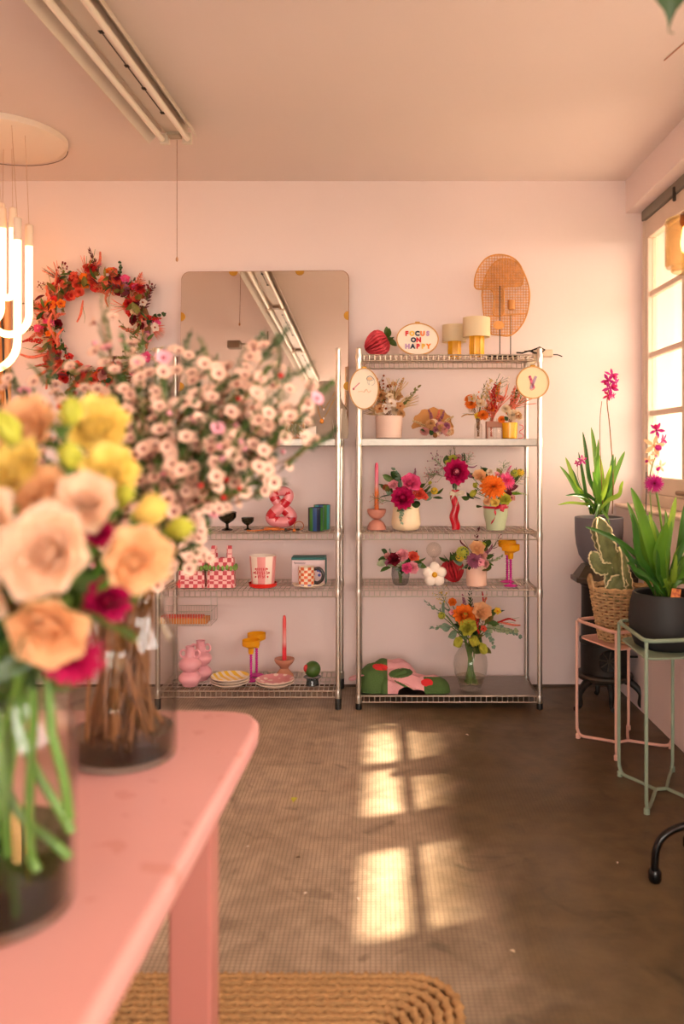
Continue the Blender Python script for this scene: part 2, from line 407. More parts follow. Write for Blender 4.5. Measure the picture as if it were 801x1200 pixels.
for x, z, a in ((-.17, H_, 180), (.19, H_, 180), (W_/2, .66, 90), (W_/2, .28, 90), (-W_/2, .66, -90), (-W_/2, .28, -90)):
    MB().slab(half, .006, .011, mat=Matrix.Translation((x, 0, z)) @ up @ Matrix.Rotation(R(a), 4, 'Z')).build('clip', brass, mt, smooth=False)
# ------------------------------------------------------------------ fluorescent batten on the ceiling
ft = thing('ceiling_batten_light', 'long white twin-tube fluorescent batten with pull cord on the ceiling', 'ceiling light', (-.905, 3.76, ZC), rz=R(-3.0))
bm = M('batten_enamel', '#d9cdbf', .45, vary=.03); tb = M('unlit_tube', '#f2e8dc', .3)
Lg = 4.4; nu = 3
sec = [(-.05, 0), (-.05, -.035), (-.035, -.045), (.035, -.045), (.05, -.035), (.05, 0)]
mrot = Matrix(((1, 0, 0, 0), (0, 0, -1, 0), (0, 1, 0, 0), (0, 0, 0, 1)))         # xy section, extruded along -y
MB().slab(sec, 0, Lg, mat=mrot).build('channel', bm, ft, smooth=False)
for s_ in (-1, 1):
    x0, x1, x2 = .05*s_, .085*s_, (.105 if s_ > 0 else .128)*s_
    MB().slab([(x0, -.006), (x1, -.03), (x2, -.075), (x2+.003*s_, -.075), (x1+.003*s_, -.027), (x0, -.002)][::s_], .05 if s_ > 0 else 0, Lg, mat=mrot).build('reflector_wing', bm, ft, smooth=False)
for k in range(nu):
    y0 = -k*Lg/nu-.02; y1 = -(k+1)*Lg/nu+.02
    for s_ in (-1, 1):
        tu = MB().tube([(.058*s_, y0-.015, -.068), (.058*s_, y1+.015, -.068)], .013, 10).build('fluorescent_tube', tb, ft)
        for y in (y0, y1-.02):
            MB().box((.042*s_-.012, y-.005, -.085), (.042*s_+.03*s_ if s_ > 0 else .054*s_+.012, y+.02, -.035), bev=.004).build('lamp_holder', bm, ft, smooth=False) if s_ > 0 else \
            MB().box((-.072, y-.005, -.085), (-.03, y+.02, -.035), bev=.004).build('lamp_holder', bm, ft, smooth=False)
    MB().box((-.03, y0-.045, -.062), (.03, y0+.012, -.044), bev=.004).build('terminal_block', M('batten_fitting', '#a89a86', .5), ft, smooth=False)
    for q in (.16, .32, .45, .62): MB().box((.008, y0-q*Lg/nu-.02, -.0475), (.024, y0-q*Lg/nu, -.0445)).build('slot', M('slot_dark', '#2b241d', .8), ft, smooth=False)
    MB().box((.014, y0-.62*Lg/nu, -.0465), (.018, y0-.16*Lg/nu, -.0445)).build('slot', MATS['slot_dark'], ft, smooth=False)
pc = MB().tube([(.0, .0, -.06), (.0, .0, -.60)], .0014, 5).build('pull_cord', M('cord_string', '#8a5c40', .8), ft)
MB().lathe([(.002, 0), (.006, .006), (.006, .016), (.002, .022)], 8, (0, 0, -.615)).build('cord_bell', M('cord_bell', '#b98a66', .5), pc)
# ------------------------------------------------------------------ neon loop chandelier
ch = thing('loop_chandelier', 'round ceiling plate with hanging U-shaped glowing white tubes', 'chandelier', (-1.76, 3.87, ZC))
MB().lathe([(.0, -.032), (.285, -.032), (.297, -.026), (.30, -.005), (.30, 0)], 48).build('ceiling_plate', M('plate_paint', '#eddccd', .5), ch)
MB().tube([(.297*cos(a), .297*sin(a), -.036) for a in [R(q) for q in range(20, 200, 8)]], .0022, 5).build('plate_cable', M('plate_cable', '#5d463a', .6), ch)
glow = M('glowing_tube', '#ffb974', .3, emit=3.0); capm = M('tube_cap', '#f3dfcc', .4)
def loop(x0, x1, y, zb, zt, ang=0.):
    """U loop between x0 and x1 (relative), bottom zb, end caps at zt"""
    r = abs(x1-x0)/2; c = (x0+x1)/2; ca, sa = cos(ang), sin(ang)
    def P(u, z): return Vector((c+u*ca, y+u*sa, z))
    pts = [P(-r, zt-.09), P(-r, (zt+zb)/2)]+[P(-r*cos(pi*k/14), zb+r-r*sin(pi*k/14)) for k in range(15)]+[P(r, (zt+zb)/2), P(r, zt-.09)]
    tu = MB().tube(pts, .0165, 12).build('glowing_loop', glow, ch)
    for u in (-r, r):
        MB().lathe([(.017, -.10), (.0175, -.09), (.0175, -.005), (.012, 0)], 12, P(u, zt)).build('tube_cap', capm, tu)
        MB().tube([P(u, zt-.01), P(u*.8, -.03)], .0012, 4).build('hanging_wire', M('hanging_wire', '#c9a58a', .6), ch)
def rz_(py, Y): return CAMZ-(py-CY)*Y/F-ZC
cxX, cyY = -1.76, 3.87
loop(X_(3, 3.95)-cxX, X_(15, 3.95)-cxX, .08, rz_(349, 3.95), rz_(243, 3.95))
loop(X_(-12, 3.78)-cxX, X_(34, 3.78)-cxX, -.09, rz_(392, 3.78), rz_(263, 3.78))
loop(X_(-48, 3.66)-cxX, X_(20.5, 3.66)-cxX, -.21, rz_(434, 3.66), rz_(255, 3.66))
loop(-.25, -.08, .17, rz_(380, 4.04), rz_(235, 4.04), .5)
# ------------------------------------------------------------------ pink table with jars
pink = M('pink_table_shaded', '#a8685f', .42, vary=.05, vscale=5, bump=.04, bscale=60)  # tabletop pink darkened for legs and aprons, their shade put into the colour
TZ = .75
tt = thing('table', 'pink painted wooden table with rounded corner and square leg', 'table', (-.95, .5, 0))
edge = [(-.245, 1.60), (-.252, 1.655), (-.285, 1.692), (-.34, 1.703)]
poly = [(-.30, -.7), (-.272, .3), (-.262, .80), (-.250, 1.05), (-.238, 1.30), (-.229, 1.50), (-.226, 1.585), (-.232, 1.64), (-.252, 1.68), (-.285, 1.698), (-.34, 1.705), (-1.0, 1.712), (-1.62, 1.70), (-1.68, 1.64), (-1.68, -.7)]
poly = [(x+.95, y-.5) for x, y in poly]
def rounded_top(poly, z1, th, r, n=5):
    mb = MB(); c = Vector((sum(p[0] for p in poly)/len(poly), sum(p[1] for p in poly)/len(poly)))
    k = len(poly); nr = []
    for i in range(k):
        a, b = Vector(poly[i-1]), Vector(poly[(i+1) % k]); t = (b-a).normalized(); nr.append(Vector((t.y, -t.x)))
    rings = []
    for q in range(2*n+2):
        if q <= n: a = -pi/2+pi/2*q/n; ins = r*(1-cos(a)); z = z1-th+r+r*sin(a)
        else: a = pi/2*(q-n-1)/n; ins = r*(1-cos(a)); z = z1-r+r*sin(a)
        rings.append([(poly[i][0]-nr[i].x*ins, poly[i][1]-nr[i].y*ins, z) for i in range(k)])
    vs = [p for rg in rings for p in rg]; fs = []
    for q in range(len(rings)-1):
        for i in range(k): fs.append((q*k+i, q*k+(i+1) % k, (q+1)*k+(i+1) % k, (q+1)*k+i))
    fs.append(tuple(range(k-1, -1, -1))); fs.append(tuple((len(rings)-1)*k+i for i in range(k)))
    return mb.add(vs, fs)
def table_material():
    m = M('pink_table_top', '#ca8d86', .40, vary=.035, vscale=3, bump=.03, bscale=80); N = m.node_tree.nodes; L = m.node_tree.links
    p = N['Principled BSDF']; tc = N['Texture Coordinate']; base = p.inputs['Base Color'].links[0].from_socket
    n = N.new('ShaderNodeTexNoise'); n.inputs['Scale'].default_value = 17; n.inputs['Detail'].default_value = 2; L.new(tc.outputs['Object'], n.inputs['Vector'])
    r = N.new('ShaderNodeValToRGB'); r.color_ramp.elements[0].position = .645; r.color_ramp.elements[1].position = .665
    r.color_ramp.elements[0].color = (0, 0, 0, 1); r.color_ramp.elements[1].color = (.55, .55, .55, 1); L.new(n.outputs['Fac'], r.inputs['Fac'])
    x = N.new('ShaderNodeMix'); x.data_type = 'RGBA'; L.new(r.outputs['Color'], x.inputs[0]); L.new(base, x.inputs[6]); x.inputs[7].default_value = (*srgb('#b87467'), 1)
    L.new(x.outputs[2], p.inputs['Base Color']); return m
rounded_top(poly, TZ, .042, .016).build('tabletop', table_material(), tt, sharp=60)
for x0, y0 in ((-.34, 1.353), (-1.60, 1.353), (-.34, -.5), (-1.60, -.5)):
    MB().box((x0+.95, y0-.5, .0235 if (x0 > -1 and y0 > 1) else 0), (x0+.07+.95, y0+.07-.5, TZ-.040), bev=.004).build('leg', pink, tt, smooth=False)
MB().box((-1.53+.95, 1.37-.5, TZ-.12), (-.34+.95, 1.395-.5, TZ-.042)).build('apron', pink, tt, smooth=False)
MB().box((-1.55+.95, -.43-.5, TZ-.12), (-1.525+.95, 1.36-.5, TZ-.042)).build('apron', pink, tt, smooth=False)
# ------------------------------------------------------------------ braided jute rug: every braid round is a part
rg = thing('jute_rug', 'braided natural jute rug with rounded corners under the pink table', 'rug', (-.62, 1.36, 0))
jute = M('jute_fibre', '#b08656', .9, vary=.2, vscale=60, bump=.5, bscale=220)
hx, hy, rc = .82, .65, .11; pitch = .024
for k in range(27):
    a, b = hx-.012-k*pitch, hy-.012-k*pitch; r0 = max(.015, rc-k*pitch*.5)
    if b < .015: break
    r0 = min(r0, b-.002, a-.002); pts = []
    step = .0085 if k < 9 else .02
    def seg(p, q):
        n = max(1, int((Vector(q)-Vector(p)).length/step)); return [Vector(p).lerp(Vector(q), i/n) for i in range(n)]
    for (cx, cy, a0, nx) in ((a-r0, b-r0, 0, (-a+r0, b)), (-a+r0, b-r0, 90, (-a, -b+r0)), (-a+r0, -b+r0, 180, (a-r0, -b)), (a-r0, -b+r0, 270, (a, b-r0))):
        na = max(3, int(r0*pi/2/step)); arc = [(cx+cos(R(a0+90*i/na))*r0, cy+sin(R(a0+90*i/na))*r0, 0) for i in range(na+1)]
        pts += [Vector(q) for q in arc[:-1]]; pts += seg(arc[-1], (*nx, 0))
    vs = []; fs = []; n = 6; m = len(pts)
    for i, p in enumerate(pts):
        t = (pts[(i+1) % m]-pts[i-1]).normalized(); nn = Vector((t.y, -t.x, 0)); ph = i % 4
        off = (.0028, 0, -.0028, 0)[ph]; rr = .0125+(.0012, -.0022, .0012, -.0022)[ph]+rnd(-.0006, .0006)
        for j in range(n):
            u = 2*pi*j/n; vs.append(p+nn*(cos(u)*rr+off)+Vector((0, 0, max(0.0005, .0085+sin(u)*rr*.75+(.0012 if ph % 2 == 0 else -.001)))))
    for i in range(m):
        for j in range(n): fs.append((i*n+j, i*n+(j+1) % n, ((i+1) % m)*n+(j+1) % n, ((i+1) % m)*n+j))
    MB().add(vs, fs).build('braid', jute, rg, sharp=0)
MB().box((-hx+.05, -hy+.05, .0005), (hx-.05, hy-.05, .004)).build('backing', M('jute_backing', '#7d5930', .95), rg, smooth=False)
# ------------------------------------------------------------------ flower and leaf meshes (shared data, unit size)
def pm(name, c, tr=.3, **k): return M('petal_'+name, c, .55, trans=tr, spec=.25, **k)
PC = dict(peach=pm('peach', '#fdcf9f', .45, vary=.08, vscale=3), palepeach=pm('palepeach', '#ffdfc4', .45, vary=.06, vscale=3), butter=pm('butter', '#fbe184', .45, vary=.1, vscale=3),
          yellow=pm('yellow', '#e9c53c', .3), lime=pm('lime', '#c3c24a', .3, vary=.12, vscale=3), magenta=pm('magenta', '#c01359', .2, vary=.15, vscale=4), darkred=pm('darkred', '#7d0f25', .15, vary=.2),
          pink=pm('pink', '#ee5d96', .25, vary=.1), palepink=pm('palepink', '#f3a9b6', .3, vary=.1), orange=pm('orange', '#f4832a', .25, vary=.15), coral=pm('coral', '#e8604c', .25, vary=.15),
          red=pm('red', '#c92a2b', .2, vary=.2), white=pm('white', '#f6e9df', .4), waxpink=pm('waxpink', '#ecc4ac', .3), cream=pm('cream', '#f0dcc0', .35), mauve=pm('mauve', '#a5607d', .25, vary=.2), tan=pm('tan', '#cf9d6b', .2, vary=.25, vscale=6),
          rust=pm('rust', '#a8552c', .2, vary=.2), salmon=pm('salmon', '#f08a72', .3, vary=.1), orchid=pm('orchid', '#c02a86', .3, vary=.3, vscale=9), dustpink=pm('dustpink', '#d99a94', .25, vary=.15))
GR = dict(green=M('leaf_green', '#4d6a2c', .5, vary=.2, vscale=6, trans=.25), dark=M('leaf_dark', '#2c4a22', .45, vary=.2, vscale=6, trans=.2), euca=M('leaf_euca', '#7f9a84', .55, vary=.15, vscale=6, trans=.2),
          bright=M('leaf_bright', '#6f9a28', .4, vary=.2, vscale=5, trans=.35), olive=M('leaf_olive', '#7c7436', .55, vary=.25, vscale=6, trans=.2), sage=M('leaf_sage', '#a9b48e', .6, vary=.15, trans=.25),
          wine=M('leaf_wine', '#6b2430', .5, vary=.25, trans=.2), straw=M('leaf_straw', '#d8b98a', .7, vary=.2, trans=.2), stem=M('stem_green', '#5d7a30', .5, vary=.1), brown=M('stem_brown', '#85552c', .7, vary=.3, vscale=30),
          coral=M('leaf_coral', '#ea8068', .6, vary=.2, trans=.3))
CC = {}
def bloom(kind, col, col2=None):
    key = (kind, col, col2)
    if key in CC: return CC[key]
    st = random.getstate(); random.seed(hash((kind, str(col), 5)) % 1000 if False else sum(map(ord, kind+col)))
    mb = MB(); m = [PC[col], PC[col2] if col2 else GR['stem'], GR['stem']]
    if kind == 'rose':                                          # ruffled open bloom, ~2 units across
        for k in range(8):
            t = k/7; n = 3+k//1 if k < 5 else 7
            for i in range(n): mb.petal(2*pi*(i+.5*(k % 2))/n+rnd(-.2, .2), .02+.10*t, -.12*t, .55+.36*t, .22+.26*t, R(88-26*t), R(112-92*t+rnd(-12, 12)), .38, 2, 5, wave=.04+.06*t)
        mb.ball((0, 0, -.12), .2, 8, 5, 2, sz=.8)
        for i in range(5): mb.petal(2*pi*i/5, .08, -.2, .5, .12, R(30), R(-10), .2, 1, 3, 2)
    elif kind == 'ranunculus':
        for k in range(9):
            t = k/8; n = 5+k
            for i in range(n): mb.petal(2*pi*(i+.5*(k % 2))/n+rnd(-.1, .1), .14+.16*t, -.02-.1*t, .5+.32*t, .20+.12*t, R(75-40*t), R(125-110*t+rnd(-10, 10)), .4, 1, 4, wave=.06)
        mb.ball((0, 0, .22), .26, 10, 6, 1, sz=.8); mb.ball((0, 0, -.08), .2, 8, 5, 2)
    elif kind == 'pompon':                                      # dahlia, chrysanthemum
        for k in range(9):
            t = k/8; n = 6+2*k
            for i in range(n): mb.petal(2*pi*(i+.5*(k % 2))/n+rnd(-.1, .1), .04+.08*t, .1-.12*t, .45+.5*t, .11+.05*t, R(85-70*t), R(75-85*t), .5, 1, 3)
        mb.ball((0, 0, -.02), .2, 8, 5, 2)
    elif kind == 'spiky':                                       # narrow-rayed bloom
        for k in range(6):
            t = k/5; n = 9+4*k
            for i in range(n): mb.petal(2*pi*(i+.5*(k % 2))/n+rnd(-.1, .1), .05+.05*t, 0, .5+.5*t, .07, R(80-75*t), R(80-95*t), .3, 1, 3)
        mb.ball((0, 0, .05), .2, 8, 5, 1); mb.ball((0, 0, -.08), .15, 8, 5, 2)
    elif kind == 'bud':                                         # closed lisianthus bud, along +Z
        for k in range(2):
            for i in range(4): mb.petal(2*pi*(i+.5*k)/4, .1, -.55, 1.5, .48-.08*k, R(48), R(128), .55, 2, 6)
        mb.ball((0, 0, -.5), .22, 8, 5, 2)
        for i in range(5): mb.petal(2*pi*i/5, .12, -.5, .6, .1, R(60), R(95), .2, 1, 3, 2)
    elif kind == 'wax':                                         # five round petals round a dark cup
        for i in range(5):
            mb.petal(2*pi*i/5, .16, .02, .66, .60, R(34), R(2), .15, 2, 4)
        mb.lathe([(.1, -.32), (.22, -.04), (.26, .06), (.17, .09), (.05, .03)], 8, mi=1); mb.ball((0, 0, .09), .05, 6, 4, 0)
    elif kind == 'waxbud':
        mb.ball((0, 0, 0), .3, 7, 5, 0, sz=1.0); mb.lathe([(.08, -.4), (.2, -.15), (.25, -.02)], 7, mi=1)
    elif kind == 'ball':
        for i in range(70):
            z = 1-2*(i+.5)/70; a = i*2.4; rr = sqrt(1-z*z); mb.ball((cos(a)*rr*.8, sin(a)*rr*.8, z*.8), .17, 5, 3, i % 5 == 0 and 1 or 0)
        mb.ball((0, 0, 0), .8, 10, 6)
    elif kind == 'cup':                                         # small open five-petal flower
        for k in range(2):
            for i in range(5): mb.petal(2*pi*(i+.5*k)/5, .08, 0, .9-.1*k, .42, R(45+15*k), R(0+40*k), .3, 1, 4, wave=.05)
        mb.ball((0, 0, .15), .2, 8, 5, 1); mb.ball((0, 0, -.05), .16, 7, 4, 2)
    elif kind == 'orchid':
        for i, (L_, W_) in enumerate(((1., .25), (.95, .27), (.95, .27), (.9, .24), (.9, .24))): mb.petal(pi/2+i*2*pi/5, .05, 0, L_, W_, R(25), R(-10), -.3, 1, 4, sharp=.8)
        mb.petal(-pi/2, .02, .05, .8, .34, R(55), R(-40), -.4, 2, 4, 1, wave=.05); mb.ball((0, 0, .08), .12, 7, 5, 0, sz=1.4)
    random.setstate(st); CC[key] = mb.mesh('bloom', m); return CC[key]
def leaf_mesh(kind, col):
    """unit leaf growing along +Z from the origin, face towards +Y"""
    key = ('leaf', kind, col)
    if key in CC: return CC[key]
    mb = MB()
    W, bend, n = dict(lance=(.13, .5, 7), oval=(.24, .35, 6), strap=(.055, .9, 10), round=(.38, .2, 6), heart=(.36, .5, 8), tiny=(.16, .2, 3))[kind]
    g = []
    for i in range(n+1):
        v = i/n; th = bend*v*v; z = v-.25*bend*bend*v**3; y = bend*v*v*.5
        if kind == 'strap': w_ = W*min(1, .55+v*1.2)*max(.03, 1-v**5)**.6
        elif kind == 'heart': w_ = W*(max(0, sin(pi*min(1, v*1.0+.12)**.75)))**.9*(1 if v < .85 else .7)
        else: w_ = W*max(.02, sin(pi*min(.985, .04+v*.95))**(.8 if kind != 'lance' else 1.0))
        if i == n: w_ = .004
        g.append([(u*w_, y-abs(u)*w_*.35+.35*w_*.3, z) for u in (-1, -.5, 0, .5, 1)])
    mb.sheet(g); CC[key] = mb.mesh('leaf', [GR[col]]); return CC[key]
def sprig_mesh(kind, col, stemc='stem'):
    """unit sprig along +Z: a stem with paired leaves, berries or plumes"""
    key = ('sprig', kind, col)
    if key in CC: return CC[key]
    st = random.getstate(); random.seed(sum(map(ord, kind+col)))
    mb = MB(); c = bez([(0, 0, 0), (.02, .04, .35), (-.03, .05, .7), (.02, .12, 1)], 5); m = [GR.get(stemc), GR.get(col) or PC[col]]
    mb.tube(c, [.014*(1-.6*i/len(c)) for i in range(len(c))], 5)
    def leafat(p, d, L_, W_, n=4):
        d = Vector(d).normalized(); s_ = d.cross(Vector((rnd(-.3, .3), 1, rnd(-.3, .3)))).normalized(); nn = s_.cross(d); g = []
        for i in range(n+1):
            v = i/n; ww = W_*max(.03, sin(pi*min(.98, .05+v*.95))**.75); q = p+d*L_*v+nn*(.25*L_*v*v)
            g.append([q+s_*ww*u+nn*(-.25*ww*abs(u)) for u in (-1, 0, 1)])
        mb.sheet(g, 1)
    if kind in ('euca', 'olive', 'fern', 'needle'):
        n, L_, W_ = dict(euca=(7, .2, .085), olive=(9, .26, .05), fern=(14, .22, .03), needle=(22, .2, .017))[kind]
        for i in range(n):
            t = .15+.85*i/(n-1); p = c[min(len(c)-1, int(t*(len(c)-1)))]
            for s_ in (-1, 1):
                a = rnd(0, .6)+(i % 2)*1.2; leafat(p, (s_*cos(a), s_*sin(a)*.8-.2, .75+.5*t), L_*(1.1-.45*t), W_*(1.1-.35*t))
        leafat(c[-1], (0, .1, 1), L_*.8, W_*.7)
    elif kind in ('berry', 'mist'):
        n = 16 if kind == 'berry' else 26
        for i in range(n):
            t = rnd(.35, 1); p = c[int(t*(len(c)-1))]; q = p+Vector((rnd(-1, 1), rnd(-1, 1), rnd(.2, 1)))*(.22 if kind == 'berry' else .3)
            mb.tube([p, q], .006, 3); mb.ball(q, rnd(.03, .05) if kind == 'berry' else rnd(.018, .032), 6, 4, 1)
    elif kind == 'plume':
        for i in range(60):
            t = .25+.75*i/59; p = c[min(len(c)-1, int(t*(len(c)-1)))]; a = i*2.4; rr = .09*(1.05-t)+.02
            mb.ball(p+Vector((cos(a)*rr, sin(a)*rr, rnd(-.02, .04))), rnd(.028, .045)*(1.25-.6*t), 5, 3, 1)
    elif kind == 'tail':                                        # drooping amaranth tail, smooth rope
        q = bez([(0, 0, 0), (.05, -.12, .35), (.12, -.2, .7), (.3, -.1, 1)], 6)
        mb.tube(q, [.03+.02*sin(pi*i/(len(q)-1))+.006*(i % 2) for i in range(len(q))], 6, mi=1)
    elif kind == 'grass':
        for i in range(7):
            a = i*.9; mb.tube(bez([(0, 0, 0), (cos(a)*.1, sin(a)*.1, .5), (cos(a)*.35, sin(a)*.35, .95)], 4), .012, 4, mi=1)
    elif kind == 'fan':                                         # dried palm spear
        for i in range(9):
            a = -.7+1.4*i/8; leafat(Vector((0, 0, .3)), (sin(a), 0, cos(a)), .7, .035, 3)
    random.setstate(st); CC[key] = mb.mesh('sprig', m); return CC[key]
def stem_to(parent, p0, p1, r=.0022, m='stem', n=6, sag=.0, name='stem'):
    p0, p1 = Vector(p0), Vector(p1); mid = p0.lerp(p1, .55)+Vector((0, 0, sag)); q = Vector((p0.x*.75+p1.x*.25, p0.y*.75+p1.y*.25, mid.z))
    return MB().tube(bez([p0, q.lerp(mid, .5), p1], 5), r, n).build(name, GR[m], parent)
def bouquet(name, label, base, items, Y, group=None, foot=None, cat='bouquet', stemcol='stem', stem_r=.0016, neck=None, face=.9, spread=.006):
    """items: (kind, colours, px, py, depth offset, size in px[, direction]) read at distance Y; stems run from the foot through the neck"""
    base = Vector(base); t = thing(name, label, cat, base, group=group); sc = Y/F
    foot = Vector(foot) if foot is not None else Vector((0, 0, 0)); neck = Vector(neck) if neck is not None else foot+Vector((0, 0, .02))
    for it in items:
        kind, col, px, py, dy, size = it[:6]; p = at(px, py, Y)+Vector((0, dy, 0))-base
        d = (p-neck).normalized(); d = (d*(1-face*.6)+Vector((rnd(-.2, .2), -face, .25))).normalized()
        if len(it) > 6 and it[6] is not None: d = Vector(it[6])
        cols = col if isinstance(col, tuple) else (col,)
        if kind in ('lance', 'oval', 'strap', 'round', 'heart', 'tiny'):
            dd = Vector(it[6]) if len(it) > 6 and it[6] is not None else (p-neck).normalized()+Vector((0, -.35, 0))
            o = inst('leaf', leaf_mesh(kind, cols[0]), t, p-dd.normalized()*size*sc*.5, dd, size*sc); q = p-dd.normalized()*size*sc*.5
        elif kind in ('euca', 'olive', 'fern', 'needle', 'berry', 'mist', 'plume', 'tail', 'grass', 'fan'):
            dd = Vector(it[6]) if len(it) > 6 and it[6] is not None else (p-neck).normalized()+Vector((0, -.15, .1)); dd.normalize()
            q = p-dd*size*sc*.5; inst('sprig', sprig_mesh(kind, *cols), t, q, dd, size*sc)
        else:
            k_ = {'rose': .66, 'ranunculus': .62, 'bud': .62, 'pompon': .56, 'spiky': .56}.get(kind, .52)
            inst('bloom', bloom(kind, *cols), t, p, d, size*sc*k_); q = p-d*size*sc*.12
        f = foot+Vector((rnd(-spread, spread), rnd(-spread, spread), 0)); nk = neck+Vector((rnd(-.008, .008)-(f.x-foot.x)*.5, rnd(-.008, .008)-(f.y-foot.y)*.5, 0))
        MB().tube(bez([f, nk, q], 4) if (nk-f).length > .01 else bez([f, f.lerp(q, .5)+Vector((0, 0, .006)), q], 4), stem_r, 5).build('stem', GR[stemcol], t)
    if group == 'fresh bouquets':
        bl = [it for it in items if it[0] in ('rose', 'ranunculus', 'pompon', 'cup', 'spiky', 'bud', 'ball')]
        for k in range(16):
            it = random.choice(bl); p = at(it[2]+rnd(-9, 9), it[3]+rnd(-4, 9), Y)+Vector((0, it[4]+rnd(.005, .04), 0))-base; d = (p-neck).normalized()+Vector((rnd(-.5, .5), -.5, rnd(-.3, .3)))
            L_ = rnd(12, 18)*sc; inst('leaf', leaf_mesh(random.choice(('oval', 'oval', 'lance', 'round')), random.choice(('dark', 'green', 'green', 'euca', 'olive'))), t, p-d.normalized()*L_*.5, d, L_)
    return t
# ------------------------------------------------------------------ things on the right rack
Z1, Z2, Z3, Z4, Z5 = 1.7705, 1.3495, .8815, .5975, .0705
def ceramic(name, c, rough=.35, **k): return M('ceramic_'+name, c, rough, **k)
def pot(name, label, px, Y, z, prof, mat, cat='pot', n=28, group=None, soil=True, **k):
    t = thing(name, label, cat, (X_(px, Y), Y, z), group=group)
    MB().lathe(prof, n, cap=False, **k).build('body', mat, t)
    r, zz = prof[-1] if prof[-1][1] > .02 else prof[-2]
    return t
def cup_profile(r0, r1, h, th=.004, belly=None):
    out = [(.001, 0), (r0*.9, 0), (r0, .004)]
    if belly: out += [(r, z) for r, z in belly]
    return out+[(r1, h-.002), (r1-th*.5, h), (r1-th, h-.003), (r1-th-.001, h*.5), (r0-th, .008), (.001, .007)]
# --- top shelf
# honeycomb paper strawberry lying on its side
def honeycomb(name, label, px, py, Y, size, z, tilt, col, leafdir, rz=0.):
    t = thing(name, label, 'decoration', (X_(px, Y), Y, z))
    rot = Matrix.Rotation(tilt, 4, 'Y'); n = 22; c = Matrix.Translation((0, 0, size))
    outl = [(.02, -1), (.28, -.93), (.55, -.72), (.78, -.42), (.92, -.08), (.95, .22), (.85, .5), (.6, .72), (.3, .8), (.02, .78)]
    for i in range(n):                                          # paper fans: folded leaves round the core
        a = 2*pi*i/n; g = []
        for k, (r, zz) in enumerate(outl):
            w_ = .115*r*(1 if k % 2 else .55)
            g.append([Vector((cos(a-w_*1.3)*r, sin(a-w_*1.3)*r, zz)), Vector((cos(a)*r*.90, sin(a)*r*.90, zz)), Vector((cos(a+w_*1.3)*r, sin(a+w_*1.3)*r, zz)), Vector((0, 0, zz*.6))])
        mb = MB(); mb.sheet([[c @ rot @ (p*size) for p in row] for row in g]); mb.build('paper_fold', col, t, smooth=False)
    for i in range(6):
        a = 2*pi*i/6; d = rot.to_3x3() @ Vector((cos(a)*.75, sin(a)*.75, .45))
        inst('paper_leaf', leaf_mesh('oval', 'green'), t, (c @ rot @ Vector((0, 0, .74*size))), d, size*.95)
    return t
crepe = M('red_tissue_paper', '#d8343f', .6, vary=.12, vscale=30, trans=.2)
honeycomb('paper_strawberry', 'pink-red honeycomb paper strawberry with green leaves on the top shelf', 442, 402, 4.27, .072, Z1, R(62), M('pink_tissue_paper', '#dd4a56', .6, vary=.12, vscale=30, trans=.2), None)
# embroidery hoops
wood = M('hoop_wood', '#c8924f', .5, vary=.15, vscale=20); linen = M('hoop_linen', '#efe4d4', .85, bump=.15, bscale=300); linen2 = M('hoop_linen_beige', '#ecd3ae', .85, bump=.15, bscale=300)
UPX = Matrix.Rotation(pi/2, 4, 'X')
def hoop(label, loc, rx, rz, cloth, rot, motif=None):
    t = thing('embroidery_hoop', label, 'wall art', loc, rot=rot, group='embroidery hoops')
    n = 44; el = lambda k, a, b: (cos(2*pi*k/n)*a, sin(2*pi*k/n)*b+rz)
    MB().slab([el(k, rx-.003, rz-.003) for k in range(n)], -.002, .003, mat=UPX).build('cloth', cloth, t, smooth=False)
    ring = []; g = []
    for k in range(n+1):
        c_, s_ = cos(2*pi*k/n), sin(2*pi*k/n)
        g.append([Vector((c_*(rx-dx), -y, s_*(rz-dx)+rz)) for dx, y in ((0, -.006), (0, .007), (.0055, .007), (.0055, -.006), (0, -.006))])
    MB().sheet(g).build('ring', wood, t, sharp=30)
    MB().box((-.012, -.007, 2*rz-.001), (.012, .005, 2*rz+.006), bev=.001).build('clasp', brass, t, smooth=False)
    if motif: motif(t, rx, rz)
    return t
def letter(ch, h, col, parent, x, z, y=-.0045):
    fc = bpy.data.curves.new('letter', 'FONT'); fc.body = ch; fc.size = h*1.38; fc.extrude = .0014; fc.offset = h*.085; fc.align_x = 'CENTER'; fc.resolution_u = 3
    tmp = bpy.data.objects.new('letter', fc); COL.objects.link(tmp); dg = bpy.context.evaluated_depsgraph_get()
    me = bpy.data.meshes.new_from_object(tmp.evaluated_get(dg)); COL.objects.unlink(tmp); bpy.data.objects.remove(tmp); bpy.data.curves.remove(fc)
    me.materials.clear(); me.materials.append(M('thread_'+col, col, .7, bump=.3, bscale=400))
    o = bpy.data.objects.new('letter', me); COL.objects.link(o); o.parent = parent; o.matrix_local = Matrix.Translation((x, y, z)) @ UPX; return o
def focus(t, rx, rz):
    RED, YEL, NAVY, ORA, LIL = '#d3202c', '#f0c04a', '#24344d', '#ef7d1f', '#b78fc0'
    h = .0235
    for row, z, x0, st, cols in (('FOCUS', .102, -.0545, .0267, (RED, YEL, NAVY, ORA, LIL)), ('ON', .069, -.021, .0268, (NAVY, RED)), ('HAPPY', .036, -.0515, .0268, (LIL, NAVY, RED, YEL, ORA))):
        for i, c_ in enumerate(row): letter(c_, h, cols[i], t, x0+i*st, z)
hoop('oval wooden embroidery hoop stitched with colourful FOCUS ON HAPPY letters', (X_(489, 4.2), 4.2, Z1+.002), .108, .084, linen, (R(-5), 0, 0), focus)
